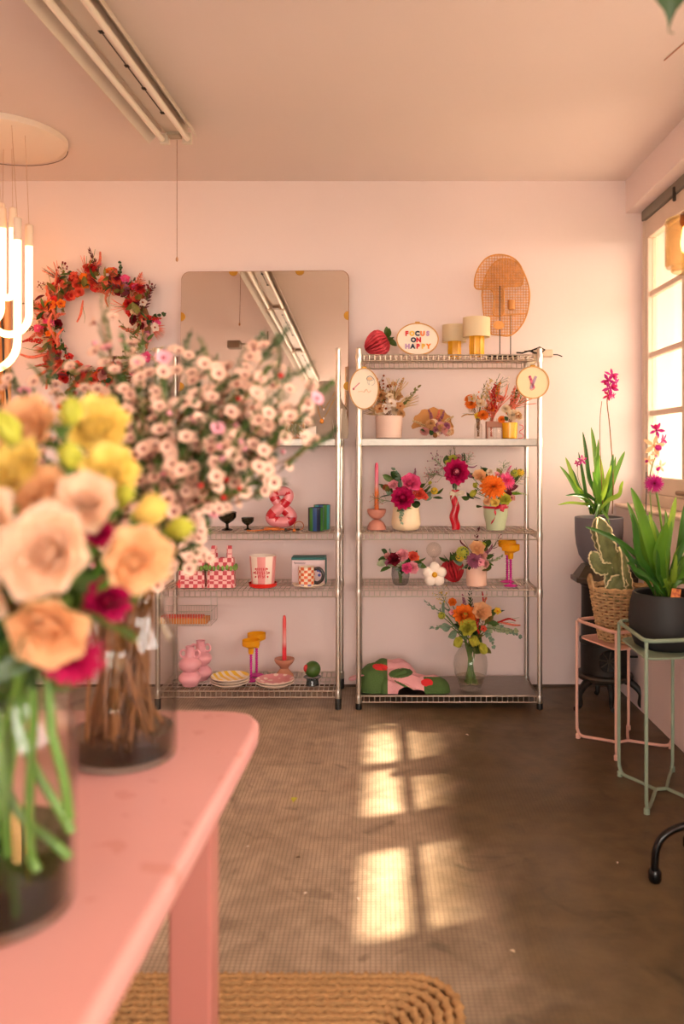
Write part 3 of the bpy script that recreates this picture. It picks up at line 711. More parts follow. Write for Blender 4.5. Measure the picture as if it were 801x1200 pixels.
def thread(t, pts, col, r=.0012, y=-.0045, n=5): MB().tube([(p[0], y, p[1]) for p in bez([(a, b, 0) for a, b in pts], n)], r, 5).build('stitching', M('thread_'+col, col, .7), t) if False else \
    MB().tube([(p.x, y, p.y) for p in bez([(a, b, 0) for a, b in pts], n)], r, 5).build('stitching', M('thread_'+col, col, .7), t)
def girl(t, rx, rz):                                            # reclining outline, grey hair bun, pink sprig
    g = '#8d8a88'
    thread(t, [(.012, .152), (.02, .162), (.033, .164), (.044, .155), (.05, .146)], g, .0017); thread(t, [(.012, .152), (.018, .144), (.03, .142), (.044, .146)], g, .0014)
    MB().ball((.028, -.005, .152), .013, 10, 6, sx=1.1, sy=.12, sz=.6).build('stitching', M('thread_peach', '#e9c29a', .7), t)
    thread(t, [(.016, .14), (.02, .128), (.026, .121), (.024, .136)], '#c6bfb6', .0013); thread(t, [(.05, .146), (.054, .134), (.046, .122), (.038, .118)], '#c6bfb6', .0013)
    thread(t, [(-.052, .103), (-.036, .118), (-.022, .131)], '#d9909a', .0026); MB().ball((-.052, -.005, .102), .006, 8, 5, sy=.4).build('stitching', M('thread_rose', '#c06a78', .7), t)
    thread(t, [(.0, .085), (.012, .10), (.022, .085), (.034, .093)], '#efc9a8', .002); thread(t, [(-.03, .088), (-.01, .09), (.0, .085)], '#efcfae', .0016)
hoop('oval cream embroidery hoop with faint stitched figure hung on left front post', (X_(426.5, 4.075), 4.075, 1.28-(480-530)*4.075/F), .074, .103, M('hoop_linen_white', '#f4ead6', .85, bump=.1, bscale=300), (R(2), 0, R(-4)), girl)
def scarf(t, rx, rz):
    P, V = '#d06a86', '#a68aa8'
    for x0, z0, x1, z1, w_, c_ in ((-.016, .113, .007, .052, .0062, P), (.016, .112, -.009, .050, .0062, V)):
        d = Vector((x1-x0, z1-z0)); n_ = Vector((-d.y, d.x)).normalized()*w_
        MB().slab([(x0-n_.x, z0-n_.y), (x1-n_.x, z1-n_.y), (x1+n_.x, z1+n_.y), (x0+n_.x, z0+n_.y)], .003, .0055, mat=UPX).build('stitching', M('thread_'+c_, c_, .7, vary=.1, vscale=90), t, smooth=False)
    for x, z in ((-.015, .110), (-.010, .097)): MB().ball((x, -.006, z), .0055, 8, 5, sy=.4).build('stitching', M('thread_deeprose', '#b8446a', .7), t)
    thread(t, [(-.012, .052), (-.006, .044), (.008, .050)], '#c98a86', .002)
hoop('round beige embroidery hoop with small crossed pink and lilac ribbon hung on right post', (X_(623.5, 4.085), 4.085, 1.28-(467.5-530)*4.085/F), .083, .081, linen2, (R(2), 0, R(3)), scarf)
# two lamps with fluted yellow feet
shade_m = M('lamp_shade_linen', '#f3e4c4', .8, trans=.35); amber = M('amber_ceramic', '#e9a922', .25, vary=.05)
def fluted_lamp(label, px, Y, k, toplit):
    t = thing('table_lamp', label, 'lamp', (X_(px, Y), Y, Z1), group='yellow fluted lamps on the top shelf')
    n = 40; prof = [(.0, 0), (.037, 0), (.039, .004), (.041, .055), (.037, .108), (.01, .112)]
    vs = []; mb = MB(); mb.lathe(prof, n)
    mb.v = [(x*(1-.08*(cos(8*atan2(y, x))*.5+.5)), y*(1-.08*(cos(8*atan2(y, x))*.5+.5)), z) for x, y, z in mb.v]
    mb.v = [tuple(c*k for c in p) for p in mb.v]; mb.build('fluted_foot', amber, t)
    for i in range(4):
        a = R(22.5+90*i*.5+0); MB().tube([(cos(a+pi)*.0395*k, sin(a+pi)*.0395*k, .004), (cos(a+pi)*.0395*k, sin(a+pi)*.0395*k, .107*k)], .004*k, 6).build('flute', amber, t)
    MB().lathe([(.073*k, .103*k), (.072*k, .205*k), (.0705*k, .205*k), (.0715*k, .103*k)], 32, cap=False).build('lamp_shade', shade_m, t)
    MB().tube([(0, 0, .11*k), (0, 0, .15*k)], .012*k, 10).build('bulb_holder', white, t)
    return t
fluted_lamp('small yellow fluted lamp with cream drum shade, standing further back on top shelf', 532, 4.36, .88, 0)
fluted_lamp('larger yellow fluted lamp with cream drum shade beside the rattan lamp', 558, 4.235, .97, 0)
# rattan panel lamp
rat = M('rattan_cane', '#d3924c', .6, vary=.2, vscale=40); rl = thing('rattan_lamp', 'rattan panel lamp of mushroom and oval woven shapes on thin black rods', 'lamp', (X_(590, 4.3), 4.3, Z1))
blk = M('black_metal', '#1b1917', .4, .4)
def lpx(px, py, Y=4.3): return ((px-590)*Y/F, CAMZ-(py-CY)*Y/F-Z1)
def panel(name, outline, y, fr_extra=(), pitch=.0052):
    pts = [lpx(*p) for p in outline]; loop_ = bez([(a, b, 0) for a, b in pts]+[(pts[0][0], pts[0][1], 0)], 4)[:-1]
    fr = MB().tube([(p.x, y, p.y) for p in loop_], .0042, 6, closed=True).build(name, rat, rl)
    P = [(p.x, p.y) for p in loop_]; mb = MB()
    def spans(c, ax):
        xs = []
        for i in range(len(P)):
            a, b = P[i-1], P[i]
            if (a[ax] > c) != (b[ax] > c): xs.append(a[1-ax]+(c-a[ax])/(b[ax]-a[ax])*(b[1-ax]-a[1-ax]))
        xs.sort(); return list(zip(xs[::2], xs[1::2]))
    for ax in (0, 1):
        lo = min(p[ax] for p in P); hi = max(p[ax] for p in P); c = lo+pitch*.6; k = 0
        while c < hi:
            for a, b in spans(c, ax):
                o = .0010*(1 if ax else -1)
                p0, p1 = ((c, y+o, a), (c, y+o, b)) if ax == 0 else ((a, y+o, c), (b, y+o, c)); mb.tube([p0, p1], .0009, 4, cap=False)
            k += 1; c += pitch*(.55 if k % 3 else 1.6)
    w_ = mb.build('weave', rat, fr); w_['kind'] = 'stuff'
    for (a, b) in fr_extra:
        q = [lpx(*a), lpx(*b)]; MB().tube([(q[0][0], y, q[0][1]), (q[1][0], y, q[1][1])], .0035, 6).build('cross_cane', rat, fr)
panel('mushroom_panel', [(555, 336), (556, 325), (561, 313), (570, 303), (583, 299.5), (597, 302), (607, 310), (612, 322), (611, 333), (607, 336), (590, 338), (589, 345), (588.5, 369), (577, 369.5), (578, 350), (575, 341), (566, 340), (558, 339.5)], -.022)
panel('oval_panel', [(565, 345), (567, 330), (573, 315), (582, 305), (594, 302), (606, 307), (614, 318), (620, 335), (621, 350), (617, 370), (609, 384), (598, 392.5), (585, 392), (574, 389), (568, 372)], .022, (((567, 370), (617, 367)),))
for px, top, y in ((584.5, 336, -.024), (598.8, 367, .024)):
    x, z = lpx(px, top); MB().tube([(x, y, .004), (x, y, z)], .0028, 6).build('rod', blk, rl)
x, z = lpx(598.8, 352); MB().lathe([(.012, -.05), (.018, -.045), (.019, .0), (.015, .002)], 14, (x, .0, z)).build('bulb_holder', M('holder_amber', '#b97a35', .4), rl)
x, z = lpx(583, 382); MB().lathe([(.022, 0), (.0225, .003)], 20, (0, 0, 0), mat=Matrix.Translation((x, -.026, z)) @ UPX, sx=1.3).build('badge', rat, rl)
MB().box((-.095, -.06, 0), (.075, .06, .009), bev=.004).build('base', blk, rl, smooth=False)
# cable coil and white adapter at the end of the shelf
tag(MB().tube([at(614, 412, 4.25), at(622, 411, 4.24), at(632, 407, 4.22), at(638, 410, 4.2), at(633, 414, 4.22), at(626, 413.4, 4.2), at(620, 411, 4.21), at(612, 413.6, 4.2), at(605, 413.2, 4.22)], .0045, 7).build('power_cable', black), 'black power cable coiled at the right end of top shelf', 'cable')
ad = thing('power_adapter', 'cream box-shaped power adapter at the right end of top shelf', 'adapter', (X_(635.5, 4.25), 4.25, Z1))
MB().box((-.052, -.02, 0), (.05, .02, .037), bev=.004).build('body', M('adapter_cream', '#dcc3ab', .5), ad, smooth=False)
MB().tube(bez([(.05, 0, .012), (.075, 0, .012), (.1, -.005, .002)], 4), .003, 6).build('plug_lead', black, ad)
# --- second shelf: dried arrangements
pale = ceramic('pale_pink', '#e3c3b4', .5, vary=.03)
p_ = pot('plant_pot', 'pale pink straight pot of dried flowers on second shelf', 455.5, 4.25, Z2, cup_profile(.066, .0705, .118), pale)
def rb(n, px0, px1, py0, py1, kinds, dy=.03):
    return [(k, c, rnd(px0, px1), rnd(py0, py1), rnd(-dy, dy), rnd(*s_)) for k, c, s_ in [kinds[i % len(kinds)] for i in range(n)]]
random.seed(21)
bouquet('dried_bouquet', 'bouquet of tan dried flowers and eucalyptus in pale pink pot', (X_(455.5, 4.25), 4.25, Z2+.03),
    rb(20, 440, 472, 459, 488, [('cup', ('tan', 'rust'), (11, 17)), ('pompon', 'cream', (9, 14)), ('cup', ('cream', 'tan'), (10, 14)), ('pompon', 'tan', (8, 13)), ('berry', 'rust', (24, 34))])
    + [('grass', 'straw', 462, 462, 0, 38), ('fan', 'straw', 470, 475, .01, 44), ('euca', 'olive', 479, 465, 0, 30, (.55, -.1, .8)), ('plume', 'rust', 447, 462, .02, 30), ('plume', 'tan', 466, 456, .02, 30), ('cup', ('tan', 'rust'), 461, 451, 0, 9), ('cup', ('rust', 'tan'), 456, 453, 0, 7), ('olive', 'olive', 443, 463, 0, 30), ('fan', 'straw', 441, 484, 0, 30, (-.7, -.4, .2)), ('cup', ('white', 'rust'), 452, 480, -.05, 15), ('cup', ('white', 'tan'), 458, 474, -.05, 14), ('cup', ('tan', 'rust'), 445, 480, -.05, 14)], 4.25, 'dried flower arrangements', neck=(0, 0, .07), stemcol='brown', stem_r=.0012)
# dried posy in a kraft paper cone, lying open side to the front
ps = thing('dried_posy', 'dried posy wrapped in an open fan of brown kraft paper', 'bouquet', (X_(508, 4.24), 4.24, Z2), group='dried flower arrangements')
g = []
for i in range(25):
    a = R(-8+196*i/24); rr = 1+.05*sin(i*1.7)
    g.append([Vector((cos(a)*.022, -.02, .055+sin(a)*.015)), Vector((cos(a)*.07*rr, .0, .07+sin(a)*.055)), Vector((cos(a)*(.112 if cos(a) < 0 else .095)*rr, -.03+.04*sin(a), max(.004, .062+sin(a)*.098*rr)))])
MB().sheet(g).build('paper_wrap', M('kraft_paper', '#c58a4e', .7, vary=.1, vscale=12, trans=.25), ps)
random.seed(5)
for i in range(26):
    a = rnd(0, pi); rr = rnd(.01, .075); k, c, s_ = random.choice([('pompon', ('cream',), .024), ('pompon', ('dustpink',), .022), ('cup', ('tan', 'rust'), .022), ('pompon', ('mauve',), .02), ('pompon', ('tan',), .026)])
    inst('bloom', bloom(k, *c), ps, (cos(a)*rr*1.05, -.05+rnd(-.02, .01), .03+sin(a)*rr*.8), (cos(a)*.4, -1, .3), s_)
for a, c in ((80, 'coral'), (100, 'mauve'), (40, 'straw'), (150, 'straw'), (65, 'mauve')):
    inst('sprig', sprig_mesh('plume', c), ps, (cos(R(a))*.02, -.02, .05), (cos(R(a)), -.2, sin(R(a))), .105)
inst('leaf', leaf_mesh('oval', 'dark'), ps, (-.03, -.06, .03), (-.6, -.6, .3), .06); inst('leaf', leaf_mesh('oval', 'dark'), ps, (-.01, -.07, .02), (-.2, -.6, .2), .05)
MB().tube([(0, -.03, .05), (.002, -.075, .012)], .012, 8).build('tied_stems', GR['brown'], ps)
# small glass bottles with dried stems, wooden holder, yellow cup, red squiggle holder
clear = glass('clear_glass', '#fbf8f4', 1.45, .15)
def bottle_prof(r, h, rn): return [(.001, .002), (r*.92, .002), (r, .006), (r, h*.62), (r*.85, h*.72), (rn, h*.8), (rn, h*.97), (rn*1.15, h), (rn*.9, h)]
for px, lab in ((560, 'small clear bottle of orange and cream dried flowers, left of its wooden holder'), (575.5, 'small clear bottle holding red dried flowers in the wooden holder'), (584, 'small clear bottle behind the yellow cup')):
    t = thing('glass_bottle', lab, 'bottle', (X_(px, 4.28), 4.28, Z2), group='small glass bottles of dried flowers'); MB().lathe(bottle_prof(.021 if px < 570 else .0165, .105, .013), 18, cap=False).build('body', clear, t)
wh = thing('bottle_holder', 'small pinkish wooden rack holding two slim glass bottles', 'holder', (X_(579.5, 4.28), 4.28, Z2))
hw = M('holder_wood', '#c48a72', .6, vary=.1)
for z in (.060,): 
    MB().box((-.042, -.028, z), (.042, -.0225, z+.03), bev=.001).build('front_rail', hw, wh, smooth=False); MB().box((-.042, .0225, z), (.042, .028, z+.03), bev=.001).build('back_rail', hw, wh, smooth=False)
for x in (-.042, .042): MB().box((x-.003, -.028, 0), (x+.003, .028, .09), bev=.001).build('end_panel', hw, wh, smooth=False)
random.seed(31)
bouquet('dried_bouquet', 'orange, cream and yellow dried flowers standing in the leftmost small bottle', (X_(560, 4.28), 4.28, Z2+.012), rb(9, 550, 568, 466, 487, [('pompon', 'orange', (9, 13)), ('cup', ('cream', 'yellow'), (9, 14)), ('cup', ('white', 'tan'), (10, 13)), ('berry', 'orange', (18, 26))])
    + [('grass', 'straw', 563, 482, 0, 40), ('pompon', 'orange', 551, 474, -.02, 13), ('cup', ('cream', 'tan'), 562, 474, -.02, 14), ('euca', 'olive', 565, 459, 0, 22), ('cup', ('yellow', 'orange'), 559, 488, -.02, 10), ('tail', 'tan', 549, 485, 0, 16, (-.9, -.1, .1)), ('olive', 'straw', 571, 459, .01, 24)], 4.28, 'dried flower arrangements', neck=(0, 0, .08), stemcol='brown', stem_r=.001)
bouquet('dried_bouquet', 'red and salmon dried plumes standing in the wooden bottle holder', (X_(575.5, 4.28), 4.28, Z2+.012), [('plume', 'red', 576, 470, -.01, 40), ('plume', 'coral', 573, 480, -.02, 28), ('grass', 'coral', 580, 478, .0, 40), ('plume', 'orange', 583, 463, .01, 34), ('mist', 'white', 580, 466, .02, 44), ('cup', ('salmon', 'red'), 586, 468, .0, 11), ('pompon', 'red', 574, 478, -.02, 10), ('fan', 'salmon', 592, 466, .01, 34), ('cup', ('orange', 'yellow'), 575, 480, -.025, 9)], 4.28, 'dried flower arrangements', neck=(0, 0, .08), stemcol='coral', stem_r=.0012)
pot('yellow_cup', 'glossy yellow straight cup holding dried flowers on second shelf', 597, 4.2, Z2, cup_profile(.037, .0395, .082), ceramic('yellow', '#eba613', .2), 'cup')
random.seed(33)
bouquet('dried_bouquet', 'peach and tan dried flowers standing in the yellow cup', (X_(597, 4.2), 4.2, Z2+.012), rb(10, 586, 608, 475, 492, [('cup', ('tan', 'rust'), (9, 14)), ('pompon', 'cream', (8, 12)), ('cup', ('cream', 'tan'), (9, 14)), ('pompon', 'orange', (8, 11))])
    + [('plume', 'salmon', 600, 470, 0, 34), ('euca', 'olive', 603, 464, .01, 30, (.3, -.1, 1)), ('plume', 'coral', 602, 473, -.01, 28, (.6, 0, .8)), ('mist', 'dustpink', 608, 474, .01, 34, (.5, 0, .8)), ('grass', 'coral', 611, 472, .01, 30, (.8, 0, .5)), ('oval', 'dark', 592, 491, -.03, 10), ('cup', ('cream', 'tan'), 606, 489, -.02, 12)], 4.2, 'dried flower arrangements', neck=(0, 0, .07), stemcol='brown', stem_r=.001)
tag(MB().tube([(p.x+X_(609.5, 4.27), 4.27, p.y+Z2+.0025) for p in bez([(-.012, .0, 0), (.012, .004, 0), (.012, .02, 0), (-.004, .028, 0), (-.003, .038, 0), (.014, .05, 0), (.01, .066, 0), (-.006, .07, 0)], 6)], .0022, 6).build('squiggle_holder', M('pink_red_wire', '#d8636c', .4)), 'thin wavy pink-red wire ornament standing beside the yellow cup', 'ornament')
# --- third shelf
t = thing('candle_holder', 'terracotta pink candle holder made of two stacked half bowls', 'candle holder', (X_(441, 4.25), 4.25, Z3))
tc_ = ceramic('terracotta_pink', '#cf8a78', .6, vary=.06, vscale=30)
MB().lathe([(.001, 0), (.046, 0), (.049, .003), (.047, .018), (.038, .036), (.022, .049), (.010, .0535)], 28).build('lower_bowl', tc_, t)
MB().lathe([(.010, .0535), (.022, .058), (.038, .071), (.047, .089), (.049, .104), (.046, .106), (.02, .104), (.012, .10), (.001, .10)], 28).build('upper_bowl', tc_, t)
def taper(name, label, px, Y, z, h, r, stops):
    t = thing(name, label, 'candle', (X_(px, Y), Y, z))
    m = bpy.data.materials.new('dipped_wax'); m.use_nodes = True; N = m.node_tree.nodes; L = m.node_tree.links; tc = N.new('ShaderNodeTexCoord'); sp = N.new('ShaderNodeSeparateXYZ'); L.new(tc.outputs['Generated'], sp.inputs[0])
    rp = N.new('ShaderNodeValToRGB'); e = rp.color_ramp.elements
    while len(e) < len(stops): e.new(.5)
    for k, (q, c) in enumerate(stops): e[k].position = q; e[k].color = (*srgb(c), 1)
    L.new(sp.outputs['Z'], rp.inputs['Fac']); L.new(rp.outputs['Color'], N['Principled BSDF'].inputs['Base Color']); N['Principled BSDF'].inputs['Roughness'].default_value = .4
    MB().lathe([(r, 0), (r*.98, h*.3), (r*.8, h*.92), (r*.55, h*.985), (.001, h)], 14).build('wax', m, t)
    MB().tube([(0, 0, h-.002), (.001, 0, h+.008)], .0009, 5).build('wick', M('wick', '#e8cdb0', .8), t); return t
taper('taper_candle', 'tall candle dipped orange below and pink above, in the terracotta pink holder', 441, 4.25, Z3+.1005, .245, .0115, [(0, '#e06a1c'), (.38, '#ee7a2c'), (.5, '#f2a49c'), (.62, '#ee7e94'), (1, '#e8456c')])
pot('plant_pot', 'rounded cream pot tapering to the top, holding a pink and magenta bouquet', 475.5, 4.24, Z3, [(.001, 0), (.052, 0), (.066, .008), (.0745, .028), (.075, .045), (.069, .09), (.063, .145), (.061, .1485), (.058, .146), (.062, .09), (.066, .04), (.001, .01)], ceramic('cream', '#f1d9b6', .5, vary=.03))
bouquet('bouquet', 'bouquet of pink rose and magenta bloom with leaves in rounded cream pot', (X_(475.5, 4.24), 4.24, Z3+.02), [
    ('rose', 'pink', 480, 567, -.05, 22), ('ranunculus', ('magenta', 'magenta'), 471, 583, -.08, 22), ('rose', 'coral', 489, 579, -.06, 15), ('cup', ('coral', 'orange'), 484, 580, -.07, 10), ('rose', 'palepink', 461, 569, -.03, 12), ('ball', 'yellow', 508, 575, -.03, 9), ('bud', 'lime', 503, 566, -.02, 8), ('cup', ('coral', 'red'), 497, 582, -.05, 9), ('rose', 'palepink', 485, 575, -.06, 10), ('pompon', 'rust', 452, 571, -.02, 8),
    ('oval', 'green', 454, 560, -.03, 18, (-.8, -.3, .25)), ('oval', 'dark', 463, 557, -.02, 20, (-.5, -.3, .5)), ('euca', 'euca', 460, 580, -.05, 26, (-.5, -.6, .2)), ('euca', 'euca', 467, 563, -.03, 30), ('oval', 'dark', 451, 580, -.03, 16, (-.8, -.4, 0)), ('oval', 'green', 498, 574, -.04, 18, (.9, -.3, .3)), ('oval', 'bright', 478, 594, -.09, 14, (.5, -.7, -.4)), ('oval', 'green', 468, 594, -.09, 14, (-.3, -.8, -.5)), ('euca', 'euca', 469, 600, -.09, 22, (-.1, -.4, -1)),
    ('oval', 'dark', 487, 590, -.08, 18, (.7, -.7, -.1)), ('mist', 'dustpink', 450, 587, -.02, 26, (-.9, -.2, .1)), ('plume', 'mauve', 485, 557, -.01, 18), ('mist', 'mauve', 500, 563, -.01, 22), ('oval', 'dark', 474, 577, -.05, 20), ('oval', 'green', 492, 570, -.02, 18)], 4.24, 'fresh bouquets', neck=(0, 0, .11))
# wavy red ribbon vase
t = thing('wavy_vase', 'slim wavy-sided red vase with a ribbon bow', 'vase', (X_(532.5, 4.25), 4.25, Z3))
mb = MB(); n = 26; red_g = M('red_glass', '#c41226', .15, trans=.15); g = []
def wv(z, s_): return s_*(.021+.002*sin(z*30))+.006*sin(z*62+.6)
H = .205
for i in range(n+1):
    z = H*i/n; xl, xr = wv(z, -1), wv(z, 1); c_ = (xl+xr)/2; w_ = (xr-xl)/2; g.append([Vector((c_+w_*max(-1, min(1, 1.25*cos(a)))*.95, .018*sin(a), z)) for a in [2*pi*k/20 for k in range(21)]])
mb.sheet(g); mb.add([p for p in g[0][:-1]], [tuple(range(19, -1, -1))]); mb.build('body', red_g, t)
rib = M('ribbon_beige', '#cbb8a0', .5)
for pts in ([(0, -.022, .185), (-.018, -.032, .165), (-.022, -.03, .12)], [(0, -.022, .185), (.012, -.034, .16), (.006, -.03, .125)], [(0, -.022, .186), (.025, -.03, .196), (.048, -.028, .192), (.022, -.03, .18), (0, -.022, .184)], [(0, -.022, .186), (-.02, -.03, .195), (-.03, -.028, .185), (0, -.022, .184)]):
    q = bez(pts, 5); MB().sheet([[p+Vector((0, 0, -.006)), p, p+Vector((0, 0, .006))] for p in q]).build('ribbon', rib, t)
bouquet('bouquet', 'upright bouquet with one large crimson bloom and mist flowers in red vase', (X_(532.5, 4.25), 4.25, Z3+.02), [
    ('ranunculus', ('magenta', 'palepink'), 533, 553, -.06, 24, (0, -1, .15)), ('mist', 'dustpink', 516, 556, 0, 30, (-1, -.1, .25)), ('mist', 'mauve', 519, 549, 0, 30, (-.8, -.1, .6)), ('cup', ('lime', 'darkred'), 530, 538, -.01, 12), ('cup', ('dustpink', 'darkred'), 537, 537, 0, 11), ('cup', ('lime', 'mauve'), 525, 543, 0, 10), ('cup', ('palepink', 'darkred'), 542, 543, 0, 10), ('tail', 'mauve', 551, 545, 0, 16, (1, 0, .1)), ('olive', 'dark', 541, 546, 0, 22), ('oval', 'dark', 530, 567, -.03, 14, (-.2, -.6, -.5)), ('oval', 'green', 535, 568, -.03, 13, (.3, -.6, -.5)), ('fern', 'dark', 527, 540, .01, 24), ('mist', 'dustpink', 546, 543, .01, 22), ('fern', 'olive', 534, 535, .02, 20)], 4.25, 'fresh bouquets', neck=(0, 0, .18), foot=(0, 0, .05), stem_r=.0014)
pot('plant_pot', 'tapered mint green pot holding an orange dahlia bouquet', 580.5, 4.23, Z3, cup_profile(.047, .066, .152), ceramic('mint', '#bcc8a4', .45, vary=.03))
bouquet('bouquet', 'bouquet with big orange dahlia and red ribbon in the mint green pot', (X_(580.5, 4.23), 4.23, Z3+.02), [
    ('pompon', 'orange', 575, 570, -.07, 27), ('spiky', ('pink', 'magenta'), 592, 563, -.04, 19), ('rose', 'peach', 561, 559, -.02, 16), ('cup', ('yellow', 'orange'), 566, 562, -.04, 9), ('bud', 'lime', 554, 577, -.03, 15, (-.5, -.6, -.4)), ('bud', 'lime', 556, 569, -.02, 12), ('rose', 'lime', 588, 585, -.07, 14), ('rose', 'butter', 577, 588, -.08, 11), ('rose', 'peach', 569, 587, -.07, 10), ('ball', 'lime', 602, 555, -.01, 10), ('ball', 'yellow', 609, 554, -.01, 10), ('plume', 'pink', 594, 553, 0, 18), ('cup', ('cream', 'dustpink'), 573, 554, 0, 10), ('cup', ('palepink', 'coral'), 582, 556, .0, 8), ('bud', 'mauve', 551, 558, -.01, 10, (-.8, -.2, .4)),
    ('oval', 'wine', 594, 578, -.05, 16, (.5, -.7, -.2)), ('oval', 'wine', 598, 571, -.04, 16, (.8, -.4, .3)), ('oval', 'bright', 602, 578, -.03, 16, (.9, -.3, .2)), ('round', 'sage', 611, 578, -.02, 13, (.8, -.3, -.4)), ('oval', 'olive', 563, 578, -.05, 12), ('fern', 'green', 599, 562, .01, 24), ('mist', 'white', 588, 554, .02, 26), ('fern', 'dark', 570, 560, .01, 24), ('cup', ('dustpink', 'wine') if False else ('dustpink', 'darkred'), 597, 583, -.05, 10), ('mist', 'cream', 606, 566, .0, 22)], 4.23, 'fresh bouquets', neck=(0, 0, .11))
rb_ = thing('ribbon', 'crimson satin ribbon tied round the top of the mint green pot', 'ribbon', (X_(580.5, 4.23), 4.23, Z3+.118)); satin = M('crimson_satin', '#c21736', .3)
MB().lathe([(.0640, -.005), (.0648, 0), (.0652, .006), (.0635, .006)], 28, cap=False).build('band', satin, rb_)
for pts in ([(-.012, -.066, 0), (-.018, -.082, -.012), (-.012, -.08, -.035), (-.022, -.076, -.062), (-.034, -.074, -.075)], [(-.012, -.066, 0), (.012, -.085, .004), (.03, -.082, -.012), (.012, -.075, -.006)], [(-.012, -.066, 0), (.015, -.08, .012), (.048, -.07, .016), (.03, -.07, .008)]):
    q = bez(pts, 6); MB().sheet([[p+Vector((-.002, -.002*(k % 3), -.008)), p, p+Vector((.003, .001, .008))] for k, p in enumerate(q)]).build('ribbon_end', satin, rb_)
# --- fourth shelf
t = pot('glass_tumbler', 'smoky grey rounded glass tumbler holding a small rose posy', 469, 4.24, Z4, [(.001, .002), (.03, .002), (.04, .012), (.0475, .05), (.046, .085), (.042, .096), (.041, .097)], glass('grey_glass', '#dfe1e2', 1.5, .3), 'glass')
bouquet('bouquet', 'low posy of pink roses and dark bloom in the smoky glass tumbler', (X_(469, 4.24), 4.24, Z4+.012), [
    ('rose', 'palepink', 471, 651, -.03, 15), ('rose', 'darkred', 462, 655, -.04, 15), ('rose', 'coral', 483, 652, -.03, 12), ('rose', 'palepink', 482, 664, -.05, 14), ('rose', 'pink', 476, 664, -.06, 12), ('cup', ('mauve', 'darkred'), 455, 659, -.03, 10), ('rose', 'dustpink', 454, 652, -.01, 8), ('cup', ('orange', 'yellow'), 487, 653, -.03, 9),
    ('oval', 'sage', 447, 659, -.03, 17, (-.8, -.4, -.25)), ('oval', 'green', 451, 665, -.04, 14, (-.8, -.4, -.2)), ('oval', 'green', 492, 661, -.03, 16, (.7, -.4, -.4)), ('oval', 'dark', 485, 650, -.01, 14), ('oval', 'green', 493, 656, -.02, 14, (.9, -.2, .2)), ('euca', 'euca', 465, 666, -.06, 18), ('oval', 'dark', 470, 667, -.06, 13), ('fern', 'dark', 460, 653, 0, 20), ('tail', 'sage', 464, 660, -.06, 22, (1, -.2, .1))], 4.24, 'fresh bouquets', neck=(0, 0, .075))
# daisy candle
ds = thing('flower_candle', 'white flower-shaped candle with a yellow centre', 'candle', (X_(509, 4.21), 4.21, Z4), rot=(R(-8), 0, 0)); waxm = M('white_wax', '#f4e6da', .45, vary=.02)
for i in range(5):
    a = R(90+72*i); MB().ball((cos(a)*.036, 0, .058+sin(a)*.036), .0285, 14, 8, sy=.72).build('petal', waxm, ds)
MB().ball((0, -.012, .057), .0145, 12, 8, sy=.8).build('flower_centre', M('yellow_wax', '#e8a91c', .4), ds); MB().ball((0, .0, .058), .03, 12, 8, sy=.5).build('core', waxm, ds)
bb = thing('glass_globe', 'clear glass bubble on a foot behind the white flower candle', 'ornament', (X_(508, 4.35), 4.35, Z4))
MB().ball((0, 0, .168), .041, 24, 16).build('globe', clear, bb); MB().lathe([(.03, .0), (.03, .005), (.006, .012), (.005, .11), (.012, .128), (.02, .133)], 18).build('foot', clear, bb)
honeycomb('paper_strawberry', 'deep red honeycomb paper strawberry with green leaves beside pink pot', 530, 665, 4.32, .066, Z4, R(-18), crepe, None)
pot('plant_pot', 'straight pale pink pot holding a peach rose bouquet on fourth shelf', 558, 4.22, Z4, cup_profile(.0515, .053, .117), ceramic('peach_pink', '#edc2ae', .5, vary=.02))
bouquet('bouquet', 'bouquet of peach rose, yellow filler and wine-red leaves in pale pink pot', (X_(558, 4.22), 4.22, Z4+.02), [
    ('rose', 'peach', 557, 643, -.04, 18), ('ball', 'lime', 541, 647, -.03, 16), ('ball', 'yellow', 538, 652, -.03, 11), ('pompon', 'mauve', 554, 655, -.06, 17), ('cup', ('palepink', 'mauve'), 561, 657, -.07, 11), ('pompon', 'dustpink', 563, 650, -.04, 12), ('rose', 'dustpink', 566, 659, -.06, 9), ('cup', ('lime', 'yellow'), 565, 639, -.01, 9),
    ('olive', 'wine', 577, 643, -.01, 34, (.75, -.1, .9)), ('plume', 'mauve', 571, 647, -.02, 22), ('olive', 'wine', 557, 632, .01, 22, (.1, 0, 1)), ('tail', 'wine', 544, 636, 0, 18, (-.4, 0, .6)), ('oval', 'green', 572, 651, -.04, 12), ('euca', 'euca', 547, 660, -.06, 22, (-.7, -.5, -.1)), ('oval', 'dark', 549, 663, -.06, 12), ('euca', 'sage', 576, 656, -.03, 22, (.9, -.3, .3)), ('oval', 'green', 534, 651, -.01, 13, (-.8, -.2, .4)), ('fern', 'dark', 565, 645, .02, 26)], 4.22, 'fresh bouquets', neck=(0, 0, .09))
